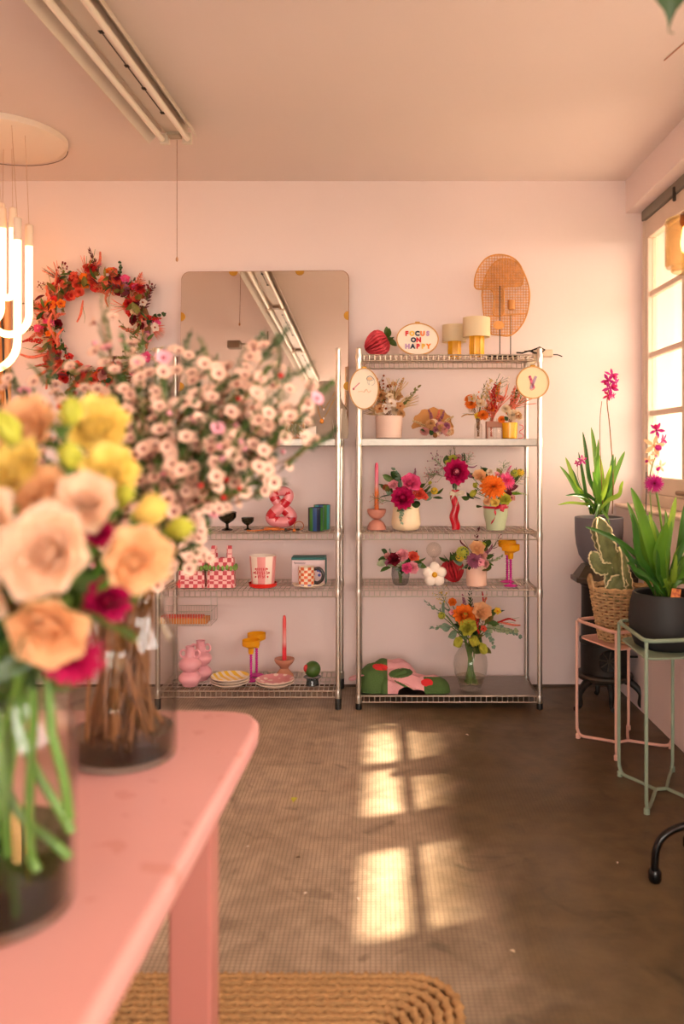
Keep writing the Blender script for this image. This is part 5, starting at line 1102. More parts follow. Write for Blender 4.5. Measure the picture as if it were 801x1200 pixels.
dm = Matrix.Translation((-.01, -.117, .245)) @ Matrix.Rotation(pi/2, 4, 'X')
MB().lathe([(.001, 0), (.052, 0), (.056, .004), (.052, .008), (.045, .006), (.001, .006)], 28, mat=dm).build('fire_door', iron, sv)
for a in (35, 80, 125, 170): MB().tube([dm @ Vector((cos(R(a))*.05, sin(R(a))*.05, .009)), dm @ Vector((-cos(R(a))*.05, -sin(R(a))*.05, .009))], .0035, 6).build('door_spoke', iron2, sv)
MB().box((.105, -.07, .25), (.165, -.058, .26), bev=.003).build('door_latch', iron, sv, smooth=False)
# ------------------------------------------------------------------ plants
def blade(parent, pts, w_, m, name='leaf', keel=.35, n=5):
    """one strap leaf along the curve pts, width w_ (half) with a keel"""
    c = bez(pts, n); k = len(c); g = []
    for i, p in enumerate(c):
        t = (c[min(i+1, k-1)]-c[max(i-1, 0)]).normalized(); v = i/(k-1)
        side = t.cross(Vector((.35, -1, .25))); side = side.normalized() if side.length > .05 else Vector((1, 0, 0)); up_ = side.cross(t)
        ww = w_*min(1, .45+1.3*v)*max(.02, 1-v**4)**.6
        g.append([p+side*ww*u*.78+up_*(keel*ww*abs(u)) for u in (-1, -.5, 0, .5, 1)])
    return MB().sheet(g).build(name, m, parent, sharp=0)
def orchid_plant(t, base, Y, leaves, spikes, flowers, mats):
    for i, (x1, y1, x2, y2, w_, dy) in enumerate(leaves):           # mid point and tip in px at Y, dy = lean towards the back
        b = at(base[0]+rnd(-9, 9), base[1], Y)+Vector((0, rnd(-.05, .05), 0)); m_ = at(x1, y1, Y)+Vector((0, dy*.5, 0)); tp = at(x2, y2, Y)+Vector((0, dy, 0)); o = t.location
        blade(t, [b-o, b.lerp(m_, .5)-o+Vector((0, 0, .02)), m_-o, m_.lerp(tp, .55)-o+Vector((0, 0, .008)), tp-o], w_, mats[i % len(mats)])
    for pts, r, mm in spikes: MB().tube(bez([at(x, y, Y)-t.location+Vector((0, d, 0)) for x, y, d in pts], 5), r, 6).build('flower_spike', mm, t)
    for px, py, dy, size, d, cols in flowers: inst('bloom', bloom('orchid', *cols), t, at(px, py, Y)+Vector((0, dy, 0))-t.location, d, size*Y/F*.66)
gb1 = M('orchid_leaf', '#5f8f2a', .35, vary=.2, vscale=5, trans=.4); gb2 = M('orchid_leaf_dark', '#3a6a22', .35, vary=.2, vscale=5, trans=.3); gb3 = M('orchid_leaf_light', '#93b53c', .4, vary=.15, vscale=5, trans=.45)
random.seed(41)
gp = thing('potted_orchid', 'orchid with magenta flower spike in a slate grey pot standing on the stove', 'plant', (1.135, 4.2, .7135)); pot_g = M('slate_pot', '#6b6872', .5, vary=.04)
MB().lathe([(.001, 0), (.055, 0), (.075, .008), (.10, .045), (.114, .10), (.12, .16), (.121, .235), (.118, .238), (.114, .232), (.112, .15)], 36, cap=False).build('pot', pot_g, gp)
MB().lathe([(.001, .205), (.113, .205)], 24, cap=False).build('bark_soil', M('bark_soil', '#4a3524', .9, bump=.8, bscale=70), gp)
lv = [(676, 580, 653, 546, .018, -.05), (672, 570, 661, 536, .020, -.02), (690, 560, 684, 506, .018, .03), (698, 555, 691, 501, .022, -.02), (706, 560, 703, 530, .018, .05), (712, 565, 716, 532, .017, -.03), (719, 560, 733, 529, .019, .02), (722, 580, 726, 563, .016, -.05), (680, 575, 668, 545, .017, .05), (694, 575, 697, 515, .020, -.06), (703, 580, 711, 545, .02, -.07),
      (688, 590, 679, 530, .016, .03), (716, 580, 724, 535, .018, .05), (680, 590, 651, 591, .010, -.05), (683, 582, 658, 580, .010, -.08), (698, 588, 689, 552, .02, -.08), (708, 585, 727, 548, .015, .07), (697, 590, 688, 612, .012, -.13), (702, 600, 705, 612, .014, -.14)]
orchid_plant(gp, (702, 603), 4.2, lv, [([(717, 602, 0), (718, 560, 0), (714, 500, 0), (711, 472, .0), (713, 455, 0), (716, 447, 0)], .0028, GR['brown']), ([(706, 600, 0), (704, 520, .02), (704, 490, .02), (706, 470, .02)], .0018, GR['brown']), ([(690, 590, .02), (677, 560, .0), (677, 540, 0)], .0014, GR['stem'])],
    [(716, 440, -.01, 15, (.3, -1, .5), ('orchid', 'magenta')), (711, 446, -.02, 14, (-.6, -1, .1), ('orchid', 'magenta')), (720, 449, -.01, 13, (.9, -.8, -.2), ('orchid', 'palepink')), (713, 455, -.03, 15, (-.2, -1, -.2), ('orchid', 'magenta')), (712, 463, -.01, 12, (.1, -1, -.6), ('magenta', 'pink')), (718, 464, 0, 8, (.8, -.8, -.5), ('orchid', 'pink')), (680, 539, -.03, 10, (.2, -1, .1), ('orchid', 'palepink')), (675, 543, -.02, 7, (-.8, -.8, -.3), ('orchid', 'pink'))], (gb1, gb3, gb2))
# wire plant stands
def ringpts(P, z, r=.045, n=5):
    out = []; k = len(P)
    for i in range(k):
        p, a, b = Vector((*P[i], z)), Vector((*P[i-1], z)), Vector((*P[(i+1) % k], z)); d0 = (a-p).normalized()*r; d1 = (b-p).normalized()*r
        for j in range(n+1):
            t = j/n; out.append((p+d0)*(1-t)**2+p*2*t*(1-t)+(p+d1)*t*t)
    return out
def stand(label, P, zring, ztray, mat, rad=.0075):
    c = sum((Vector(p) for p in P), Vector((0, 0)))/4; t = thing('plant_stand', label, 'plant stand', (c.x, c.y, 0)); Q = [(p[0]-c.x, p[1]-c.y) for p in P]
    MB().tube(ringpts(Q, zring), rad, 8, closed=True).build('top_ring', mat, t)
    In = [(x*.93, y*.93) for x, y in Q]
    MB().slab([(p.x, p.y) for p in ringpts(In, 0)], ztray-.004, ztray, ).build('tray', mat, t, smooth=False)
    MB().tube(ringpts(In, ztray), .004, 6, closed=True).build('tray_rim', mat, t)
    for i, (x, y) in enumerate(Q):                              # legs: down, then curving in along the floor to the middle
        k = .97; nx, ny = Q[(i+1) % 4 if i % 2 == 0 else i-1]; e = Vector(((x+nx)*.09, (y+ny)*.09, .011))
        MB().tube(bez([(x*k, y*k, zring-.004), (x*k, y*k, zring*.6), (x*k, y*k, .08), (x*k*.98, y*k*.98, .035), (x*.86, y*.86, .012), (x*.5+e.x*.3, y*.5+e.y*.3, .010), (e.x, e.y, .010)], 5), rad*.9, 8).build('leg', mat, t)
        MB().lathe([(.011, 0), (.011, .018), (.007, .022)], 8, (x*.945, y*.945, 0)).build('foot_cap', mat, t)
    MB().tube([((Q[0][0]+Q[1][0])*.09, (Q[0][1]+Q[1][1])*.09, .010), ((Q[2][0]+Q[3][0])*.09, (Q[2][1]+Q[3][1])*.09, .010)], rad*.9, 8).build('floor_bar', mat, t)
    return t
rose_m = M('salmon_pink_metal', '#dcaa99', .45); sage_m = M('sage_green_metal', '#8a9c86', .45)
stand('salmon pink wire plant stand carrying the wicker basket with cactus', [(.895, 3.70), (.995, 3.42), (1.285, 3.56), (1.17, 3.82)], .53, .455, rose_m)
stand('sage green wire plant stand carrying the black pot', [(.958, 3.27), (.952, 2.91), (1.20, 2.955), (1.195, 3.32)], .612, .545, sage_m)
# wicker basket and cactus
wk = M('wicker', '#b89468', .65, vary=.3, vscale=45); bs = thing('wicker_basket', 'brown wicker basket with small loop handles on the pink stand', 'basket', (1.07, 3.625, .456)); nb_ = 26
mb = MB()
for q in range(17):
    z = .008+q*.0135; R0 = .082+.036*min(1, z/.2)
    mb.tube([(cos(a)*(R0+.0062*(1 if (k//2+q) % 2 else -1)), sin(a)*(R0+.0062*(1 if (k//2+q) % 2 else -1)), z) for k, a in enumerate([2*pi*k/(2*nb_) for k in range(2*nb_)])], .0054, 6, closed=True)
o = mb.build('woven_side', wk, bs); o['kind'] = 'stuff'
mb = MB()
for k in range(nb_):
    a = 2*pi*(k+.5)/nb_; mb.tube([(cos(a)*.082, sin(a)*.082, .002), (cos(a)*.119, sin(a)*.119, .225)], .004, 5)
o = mb.build('stakes', wk, bs); o['kind'] = 'stuff'
for dr in (0, .008): MB().tube([(cos(a)*(.119+dr*.3), sin(a)*(.119+dr*.3), .226+dr+.003*sin(a*13+dr*300)) for a in [2*pi*k/60 for k in range(60)]], .0072, 6, closed=True).build('braided_rim', wk, bs)
MB().lathe([(.001, .001), (.08, .001), (.08, .006), (.001, .006)], 20).build('basket_floor', wk, bs)
for s_ in (-1, 1): MB().tube(bez([(s_*.118, -.03, .22), (s_*.128, -.028, .26), (s_*.128, .0, .285), (s_*.128, .028, .26), (s_*.118, .03, .22)], 5), .0075, 7).build('loop_handle', wk, bs)
ct = thing('cactus', 'mottled green cactus with pale wavy ribs growing in the wicker basket', 'plant', (1.07, 3.625, .464)); cm_ = M('cactus_skin', '#707648', .6, vary=.25, vscale=30, bump=.3, bscale=60); ce = M('cactus_edge', '#d9cba2', .7, vary=.15, vscale=60)
MB().lathe([(.001, 0), (.07, 0), (.095, .165), (.088, .165), (.066, .008)], 22, cap=False).build('inner_pot', M('terracotta_pot', '#8c4a35', .7), ct); MB().lathe([(.001, .15), (.088, .15)], 20, cap=False).build('soil', M('soil', '#3d2b20', .95, bump=.8, bscale=60), ct)
def column(pts, r, ribs, tw=0.):
    c = bez(pts, 8); k = len(c); vs = []; fs = []; n = ribs*6; edges = [[] for _ in range(ribs)]
    for i, p in enumerate(c):
        t = (c[min(i+1, k-1)]-c[max(i-1, 0)]).normalized(); a1 = t.cross(Vector((0, 1, 0))).normalized(); a2 = t.cross(a1); v = i/(k-1); rr = r*min(1, .75+v*1.5)*max(.15, 1-max(0, (v-.82)/.18)**2*.85)
        for j in range(n):
            a = 2*pi*j/n+tw+v*.5; q = abs(((j/n*ribs) % 1)-.5)*2; f = (.42+.58*q**1.6)*(1+.10*q*sin(i*2.1)); P_ = p+(a1*cos(a)+a2*sin(a))*rr*f; vs.append(P_)
            if j % 6 == 0: edges[j//6].append(p+(a1*cos(a)+a2*sin(a))*rr*f*1.0)
    for i in range(k-1):
        for j in range(n): fs.append((i*n+j, i*n+(j+1) % n, (i+1)*n+(j+1) % n, (i+1)*n+j))
    fs.append(tuple((k-1)*n+j for j in range(n)))
    o = MB().add(vs, fs).build('cactus_arm', cm_, ct, sharp=0)
    for e in edges: MB().tube(e, [.0026+.0022*(i % 2) for i in range(len(e))], 5).build('spiny_edge', ce, o)
def cl(px, py, dy=0): return at(px, py, 3.62)+Vector((0, dy, 0))-ct.location
column([cl(719, 706), cl(718, 675), cl(714, 655), cl(706, 632, -.01), cl(699, 606, -.02)], .05, 4, .4); column([cl(725, 706, -.03), cl(728, 685, -.035), cl(724, 666, -.04), cl(722, 640, -.03)], .04, 3, 1.1)
column([cl(714, 700, -.04), cl(716, 685, -.05), cl(722, 672, -.055)], .045, 3, .2); column([cl(712, 664, -.01), cl(700, 664, -.03), cl(693, 655, -.035), cl(691, 645, -.035)], .03, 3, .3)
# black pot orchid
bp_ = thing('potted_orchid', 'orchid with long green leaves and dark pink flowers in a matt black pot', 'plant', (1.098, 3.12, .546)); random.seed(43)
MB().lathe([(.001, 0), (.10, 0), (.118, .012), (.134, .06), (.138, .11), (.132, .165), (.122, .205), (.117, .207), (.112, .2), (.12, .12)], 40, cap=False).build('pot', M('matt_black_pot', '#191a1b', .6, vary=.1), bp_)
MB().lathe([(.001, .17), (.12, .17)], 24, cap=False).build('bark_soil', MATS['bark_soil'], bp_)
lv = [(758, 645, 733, 571, .036, -.06), (742, 650, 730, 600, .022, -.10), (730, 640, 679, 615, .014, -.08), (764, 650, 770, 610, .036, -.09), (782, 640, 797, 583, .022, .05), (772, 640, 763, 605, .026, .05), (786, 660, 806, 612, .02, -.05), (738, 665, 722, 655, .012, -.12), (776, 660, 783, 610, .02, -.03), (794, 650, 822, 620, .022, .02), (800, 660, 838, 640, .02, .05), (752, 670, 745, 632, .018, .04),
      (764, 672, 757, 640, .017, -.11), (790, 672, 797, 640, .02, -.11), (780, 680, 778, 645, .018, -.12), (758, 655, 742, 590, .024, .08), (800, 640, 812, 590, .022, .08), (745, 672, 728, 640, .014, .0), (796, 676, 812, 668, .02, -.14), (770, 668, 760, 600, .02, .0), (786, 650, 790, 600, .018, .1), (740, 655, 716, 625, .012, .05)]
orchid_plant(bp_, (780, 704), 3.12, lv, [([(783, 700, -.02), (777, 660, -.03), (772, 620, -.03), (768, 590, -.03), (764, 570, -.03)], .0042, GR['bright']), ([(768, 700, .0), (757, 620, .0), (757, 575, 0), (757, 553, 0)], .0022, M('bamboo_stake', '#4a4434', .7)), ([(772, 690, .02), (762, 590, .0), (761, 560, 0), (764, 545, 0), (770, 525, 0), (768, 505, 0)], .0022, GR['stem'])],
    [(769, 504, 0, 15, (-.2, -1, .2), ('orchid', 'magenta')), (777, 516, 0, 14, (.8, -.8, -.1), ('orchid', 'pink')), (764, 522, -.02, 20, (-.2, -1, -.1), ('peach', 'orchid')), (772, 547, -.01, 15, (.6, -1, -.3), ('cream', 'orchid')), (760, 540, 0, 10, (-.7, -1, 0), ('peach', 'orchid')), (767, 533, 0, 9, (.2, -1, .8), ('peach', 'pink'))], (gb1, gb2, gb2, gb1, gb3))
inst('bloom', bloom('spiky', 'orchid', 'darkred'), bp_, at(762, 566, 3.12)+Vector((0, -.04, 0))-bp_.location, (-.1, -1, .1), .036)
MB().box((-.034, -.002, 0), (.0, .0, .05), mat=Matrix.Translation((.006, -.116, .185)) @ Matrix.Rotation(R(8), 4, 'Y')).build('plant_tag', M('printed_tag', '#8f2228', .4, col2='#f09a4a', vscale=75), bp_, smooth=False)
# ------------------------------------------------------------------ black tubular stool foot, pendant lamp, hanging leaf
st_ = thing('pedestal_stool', 'black tubular metal pedestal with curved foot ending in a ball glide', 'stool', (1.025, 2.47, 0)); bk = M('gloss_black_metal', '#0c0b0b', .2, .2)
for a in (184, 94, 4, 274):
    c, s_ = cos(R(a)), sin(R(a)); f = lambda r, z: (c*r, s_*r, z)
    o = MB().tube(bez([f(.01, .166), f(.08, .166), f(.13, .158), f(.17, .135), f(.19, .10), f(.195, .06), f(.195, .03)], 6), .0115, 12).build('curved_foot', bk, st_)
    MB().lathe([(.001, 0), (.015, .001), (.0195, .010), (.0195, .032), (.015, .04), (.009, .042)], 14, f(.195, 0)).build('ball_glide', bk, o)
MB().tube([(0, 0, .15), (0, 0, .52)], .018, 12).build('column', bk, st_); MB().lathe([(.001, .52), (.07, .52), (.08, .53), (.08, .555), (.07, .565), (.001, .566)], 28).build('seat', bk, st_)
pl_ = thing('pendant_lamp', 'amber glass pendant lamp with copper rod and glowing bulb by the window', 'lamp', (.982, 2.6, ZC)); cop = M('copper', '#b5703f', .3, .9)
zt = 1.28-(218-530)*2.6/F-ZC
def pz(py): return 1.28-(py-530)*2.6/F-ZC
MB().lathe([(.05, -.02), (.05, 0)], 24).build('ceiling_rose', cop, pl_); MB().tube([(0, 0, -.01), (0, 0, pz(252))], .0075, 8).build('rod', cop, pl_)
MB().lathe([(.02, pz(249)), (.023, pz(252)), (.023, pz(262)), (.016, pz(266))], 16).build('bulb_socket', cop, pl_)
MB().lathe([(.018, pz(250)), (.045, pz(253)), (.066, pz(257)), (.070, pz(261)), (.066, pz(264)), (.068, pz(268)), (.068, pz(310)), (.064, pz(313)), (.052, pz(313.5)), (.050, pz(318)), (.045, pz(319))], 36, cap=False).build('glass_shade', glass('amber_smoke_glass', '#e3d2ad', 1.5, .4), pl_)
MB().lathe([(.012, pz(263)), (.016, pz(270)), (.021, pz(285)), (.017, pz(294)), (.002, pz(298))], 16).build('bulb', M('glowing_bulb', '#ffc46a', .3, emit=6), pl_)
hp = thing('trailing_vine', 'dark green heart-shaped vine leaf hanging into the top right corner', 'plant', (.62, 1.25, ZC)); vy = -ZC
vl = M('vine_leaf', '#22400f', .4, vary=.15, trans=.15)
stem_pts = [(.0, 0, 0), (.01, .0, -.25), (-.01, .01, -.5), (.0, 0, -.72)]
MB().tube(bez(stem_pts, 6), .003, 6).build('vine_stem', GR['stem'], hp)
def hleaf(p, tip, w_, nrm):
    p, tip, nrm = Vector(p), Vector(tip), Vector(nrm).normalized(); d = tip-p; s_ = d.normalized().cross(nrm).normalized(); nn = s_.cross(d.normalized()); g = []
    W = [.0, .62, .9, 1, .95, .82, .62, .38, .16, .06, .004]
    for i, ww in enumerate(W):
        v = i/10; c = p+d*v+nn*(.12*d.length*sin(pi*v)); g.append([c+s_*w_*ww*u+nn*(.25*w_*ww*abs(u)) for u in (-1, -.5, 0, .5, 1)])
    MB().sheet(g).build('leaf', vl, hp, sharp=0)
tip = at(783, 36, 1.25)-hp.location
hleaf(at(789, -60, 1.25)-hp.location, tip, .056, (-.25, -1, .1)); MB().tube(bez([tip-Vector((-.003, 0, -.02)), tip, tip+Vector((.008, 0, -.004))], 4), .0012, 5).build('leaf_tip', vl, hp)
MB().tube(bez([Vector((.0, 0, -.72)), at(815, -90, 1.25)-hp.location, at(783, -62, 1.25)-hp.location], 4), .002, 5).build('leaf_stalk', GR['stem'], hp)
hleaf((.01, 0, -.3), (.09, -.02, -.42), .032, (.2, -1, .1)); hleaf((-.005, .01, -.5), (.08, -.01, -.6), .03, (0, -1, .2))
# crack-like cable across the ceiling corner
tag(MB().tube([at(778, 70, 1)*1 + Vector((0, 0, 0)) if False else Vector((X_(778, 3.118), 3.118, ZC-.002)), Vector((X_(806, 2.96), 2.96, ZC-.002))], .003, 5).build('ceiling_wire', M('ceiling_wire', '#b98a74', .7)), 'thin dusky wire fixed across the ceiling above the window', 'wire')
# ------------------------------------------------------------------ left edge: leaning timber batten and black lead
wd_ = thing('timber_batten', 'orange-brown timber batten leaning on the wall at the far left', 'timber', (X_(-3, 4.45), 4.47, 0)); MB().box((-.05, -.02, 0), (.032, .018, 2.14), bev=.003).build('batten', M('orange_timber', '#c9813f', .6, vary=.2, vscale=6), wd_, smooth=False); MB().box((.034, -.016, 0), (.058, .02, 2.12), bev=.003).build('pale_strip', M('pale_timber', '#e8b07c', .6), wd_, smooth=False)
tag(MB().tube(bez([(X_(1, 4.42), 4.42, 2.1), (X_(3, 4.42), 4.42, 1.92), (X_(5, 4.42), 4.42, 1.7), (X_(9, 4.40), 4.40, 1.5), (X_(8, 4.42), 4.42, .9), (X_(2, 4.4), 4.4, .012), (X_(-20, 4.3), 4.3, .006)], 6), .0055, 6).build('power_lead', black), 'black power lead hanging down in front of the timber batten', 'cable')
# small ceiling box seen only in the mirror
cb = thing('ceiling_sensor_box', 'small grey box on a thin arm fixed below the ceiling', 'fitting', (-1.55, 1.35, ZC)); MB().box((-.07, -.04, -.16), (.05, .04, -.09), bev=.004).build('box_body', M('grey_box', '#8b7d6e', .5), cb, smooth=False); MB().tube([(.0, 0, -.12), (.30, 0, -.12), (.30, 0, 0)], .008, 6).build('arm', M('grey_arm', '#9d8f80', .5), cb)
# floor litter
random.seed(51)
for px, py, c, lab, s_ in ((345, 939, 'lime', 'curled yellow-green leaf scrap lying on the floor in front of racks', .022), (349, 1006, 'brownleaf', 'dark leaf crumb on the floor in the mosaic area', .007), (358, 1048, 'white', 'tiny white petal on the floor left of the lower light patch', .007), (420, 1055, 'white', 'tiny white petal on the floor at the lower light patch', .008), (723, 1012, 'white', 'tiny white petal on the floor near the black stool foot', .006), (290, 993, 'white', 'tiny white petal on the floor beside the table', .005), (547, 862, 'white', 'small white petal on the floor in front of the right rack', .008), (600, 1116, 'cream', 'small cream petal on the floor right of the rug', .007)):
    Y = F*CAMZ/(py-CY); m = PC.get(c) or M('dry_crumb', '#4a3520', .8); g = []
    for i in range(6):
        u = i/5; ww = s_*.55*sin(pi*min(.97, .08+u)); g.append([Vector(((u-.5)*2*s_, ww*k, .002+.25*s_*abs(k)+.2*s_*sin(u*4)+.3*s_*.3)) for k in (-1, 0, 1)])
    o = MB().sheet(g).build('petal_scrap' if c != 'lime' else 'leaf_scrap', m, loc=(X_(px, Y), Y, 0)); o.rotation_euler.z = rnd(0, 6); tag(o, lab, 'petal' if c in ('white', 'cream') else 'leaf')
# ------------------------------------------------------------------ wreath on the wall
wr_ = thing('dried_wreath', 'large wreath of red, coral and pink dried flowers hung on the wall', 'wreath', (X_(114, 4.46), 4.46, 1.28-(385-530)*4.46/F)); random.seed(61)
RW = 58*4.46/F
MB().tube([(cos(a)*RW, .0, sin(a)*RW) for a in [2*pi*k/48 for k in range(48)]], .022, 8, closed=True).build('willow_ring', GR['brown'], wr_)
def wpos(a, k, dy): return Vector((cos(a)*RW*k, dy, sin(a)*RW*k))
for i in range(150):
    a = rnd(0, 2*pi); k = rnd(.76, 1.24); reds = 1 if (R(60) < a % (2*pi) < R(160)) or (R(190) < a < R(280)) else 0
    kind, col, s_ = random.choice([('cup', ('red', 'darkred'), .03), ('rose', ('coral',), .032), ('pompon', ('red',), .034), ('cup', ('orange', 'red'), .028), ('pompon', ('coral',), .03), ('cup', ('salmon', 'coral'), .03), ('pompon', ('darkred',), .024), ('rose', ('salmon',), .03), ('cup', ('red', 'orange'), .032), ('cup', ('coral', 'red'), .034)] if reds and rnd(0, 1) < .8 or rnd(0, 1) < .25 else [('cup', ('pink', 'palepink'), .03), ('rose', ('palepink',), .03), ('cup', ('dustpink', 'rust'), .026), ('pompon', ('rust',), .026), ('cup', ('mauve', 'darkred'), .024), ('rose', ('pink',), .03), ('pompon', ('coral',), .03), ('rose', ('dustpink',), .03), ('cup', ('white', 'rust'), .026), ('pompon', ('cream',), .024), ('rose', ('darkred',), .03)])
    inst('bloom', bloom(kind, *col), wr_, wpos(a, k, rnd(-.07, -.02)), (cos(a)*(k-1)*4, -1, sin(a)*(k-1)*4+.1), s_*rnd(.85, 1.2))
for i in range(74):
    a = rnd(0, 2*pi); k = rnd(.85, 1.1); out = random.choice((-.5, 1, 1, 1)); tw = rnd(-1.2, 1.2)
    kind, c = random.choice([('plume', 'red'), ('plume', 'coral'), ('fern', 'coral'), ('olive', 'olive'), ('euca', 'olive'), ('olive', 'wine'), ('grass', 'coral'), ('fan', 'coral'), ('berry', 'darkred'), ('fern', 'wine'), ('euca', 'dark')])
    inst('sprig', sprig_mesh(kind, c), wr_, wpos(a, k, -.03), (cos(a)*out-sin(a)*tw, -.35, sin(a)*out+cos(a)*tw), rnd(.09, .15))
for i in range(90):
    a = rnd(0, 2*pi); inst('leaf', leaf_mesh(random.choice(('oval', 'lance')), random.choice(('olive', 'dark', 'green', 'wine', 'olive'))), wr_, wpos(a, rnd(.78, 1.15), -.075), (cos(a)*rnd(-.5, 1)-sin(a)*rnd(-1, 1), -.5, sin(a)*rnd(-.5, 1)+cos(a)*rnd(-1, 1)), rnd(.05, .08))
for px, py, dx, dz, s_ in ((107, 310, .6, 1, .16), (60, 330, -.1, 1, .13), (66, 355, .05, 1, .17), (62, 385, -.2, 1, .15), (70, 400, .1, 1, .14), (128, 345, -.2, -1, .12), (98, 365, .1, -1, .12), (155, 355, .2, -1, .14), (163, 390, -.1, -1, .16), (45, 360, -.8, .5, .14), (50, 430, -1, -.3, .16), (44, 412, -1, .05, .15), (60, 440, -.7, -.7, .15), (120, 460, .0, -1, .16), (160, 440, -.3, -1, .15), (150, 425, -.8, -.4, .12)):
    p = at(px, py, 4.39)-wr_.location; d = Vector((dx, -.1, dz)).normalized(); inst('sprig', sprig_mesh('tail', 'coral'), wr_, p-d*s_*.5, d, s_)
inst('sprig', sprig_mesh('plume', 'cream'), wr_, wpos(R(-28), 1.25, -.05), (.8, -.4, -.3), .10); inst('sprig', sprig_mesh('plume', 'cream'), wr_, wpos(R(-24), 1.2, -.05), (.9, -.4, .1), .10)
# ------------------------------------------------------------------ the two big jars on the table
def jar(label, x, y, tint, edge, water_h, wtint):
    t = thing('glass_jar', label, 'vase', (x, y, TZ+.0005)); r = .0915
    pr = [(.001, 0), (r-.008, 0), (r-.002, .004), (r, .012), (r, .195), (r-.004, .215), (r-.016, .236), (r-.022, .25), (r-.021, .268), (r-.017, .278), (r-.019, .282)]
    MB().lathe(pr, 56, cap=False).build('jar_glass', glass(label[:12]+'_glass', tint, 1.5, edge), t)
    MB().lathe([(.001, .010), (r-.012, .010), (r-.007, .016), (r-.006, water_h), (.001, water_h)], 48, cap=False).build('water', glass(label[:12]+'_water', wtint, 1.33, .1), t); return t
JX, JY = -.442, .955; KX, KY = -.438, 1.435
jar('grey-tinted glass jar holding brown waxflower stems on the pink table', KX, KY, '#ecece8', .3, .05, '#b9baa8')
jar('clear front glass jar holding thick green stems on the pink table', JX, JY, '#f8faf6', .25, .085, '#94aa86')
# --- waxflower branches
random.seed(71)
wax = bloom('wax', 'waxpink', 'darkred'); wax2 = bloom('wax', 'palepink', 'darkred'); wbud = bloom('waxbud', 'palepink', 'lime'); wbr = bloom('waxbud', 'red', 'lime')
ndl = sprig_mesh('needle', 'dark'); ndl2 = sprig_mesh('needle', 'green'); cen = Vector((KX, KY, TZ+.28))
tips = [(122, 388, .02), (150, 428, .10), (178, 452, -.05), (212, 440, .06), (245, 452, -.04), (280, 436, .05), (302, 432, .0), (322, 478, .08), (344, 482, -.02), (338, 505, .06), (352, 532, .0), (328, 552, .05), (288, 572, -.06), (292, 585, .06), (268, 585, -.04), (240, 588, -.10), (62, 458, .08), (28, 470, .12), (98, 455, .1), (192, 505, -.12), (232, 525, -.10), (266, 532, -.12), (296, 512, -.05), (6, 492, .12), (205, 565, -.14), (170, 540, -.1), (200, 582, -.12), (250, 570, -.14), (180, 480, .12), (260, 485, .1)]
wb_ = thing('waxflower_bunch', 'large bunch of white waxflower with dark red centres in the grey-tinted jar', 'flowers', (KX, KY, TZ+.012)); O = wb_.location.copy()
blooms = []
tips += [(140, 470, .0), (165, 500, .06), (225, 470, .0), (285, 470, -.04), (310, 530, -.05), (285, 545, .0), (245, 545, .05), (200, 540, .02), (320, 455, -.03), (160, 440, .03), (330, 520, -.03), (270, 455, .03), (215, 490, -.08), (286, 552, .04)]
for i, (px, py, dy) in enumerate(tips):
    tip = at(px, py, KY+dy); a = rnd(0, 6.28); rr = rnd(.02, .07); foot = Vector((KX+cos(a)*rr, KY+sin(a)*rr, TZ+rnd(.02, .05))); b2 = rnd(0, 6.28); nk = Vector((KX+cos(b2)*rnd(.02, .058), KY+sin(b2)*rnd(.01, .055), TZ+.265))
    mid = nk.lerp(tip, .5)+Vector((0, 0, .05)); c = bez([foot, foot.lerp(nk, .5)+Vector((rnd(-.01, .01), rnd(-.01, .01), 0)), nk, mid, tip], 6); c = [p-O for p in c]
    br = MB().tube(c, [.0036-.0026*k/len(c) for k in range(len(c))], 6); nt_ = 9; spr = []; fl_ = []
    for q in range(nt_):
        v = .55+.45*q/(nt_-1); p = c[min(len(c)-1, int(v*(len(c)-1)))]; ax = (c[-1]-c[len(c)//2]).normalized(); L_ = (.025+.05*(1-v)*2)*rnd(.7, 1.2)
        d = (ax*.9+Vector((rnd(-1, 1), rnd(-1, 1), rnd(-.5, .9)))*.9).normalized() if q < nt_-1 else ax
        e = p+d*L_; br.tube([p, p.lerp(e, .5)+Vector((0, 0, .004)), e], .0012, 4)
        for z_ in range(2): spr.append((p.lerp(e, rnd(0, .5)), d+Vector((rnd(-.5, .5), rnd(-.5, .5), rnd(-.2, .4))), rnd(.05, .078)))
        for f in range(random.choice((2, 3, 3, 4))):
            g_ = e+Vector((rnd(-1, 1), rnd(-1, 1), rnd(-.6, 1)))*.022+Vector((0, -.010, .004)); dd = ((g_-p).normalized()+Vector((rnd(-.4, .4), -.85, rnd(-.2, .5)))).normalized(); u = rnd(0, 1)
            fl_.append((g_, dd, u))
    bo = br.build('branch', GR['brown'], wb_)
    for p, d, L_ in spr: inst('needle_sprig', ndl if rnd(0, 1) < .5 else ndl2, bo, p, d, L_)
    for g_, dd, u in fl_: blooms.append((g_.y, bo, g_, dd, u))
blooms.sort(key=lambda b_: b_[0]); rest = {}
for k, (_, bo, g_, dd, u) in enumerate(blooms):
    me = wax if u < .84 else wax2 if u < .88 else (wbud if u < .95 else wbr); s_ = rnd(.014, .0172)
    if k < 300: inst('bloom' if u < .88 else 'bud', me, bo, g_, dd, s_)
    else: rest.setdefault(me, []).append((g_, dd, s_))
import bmesh
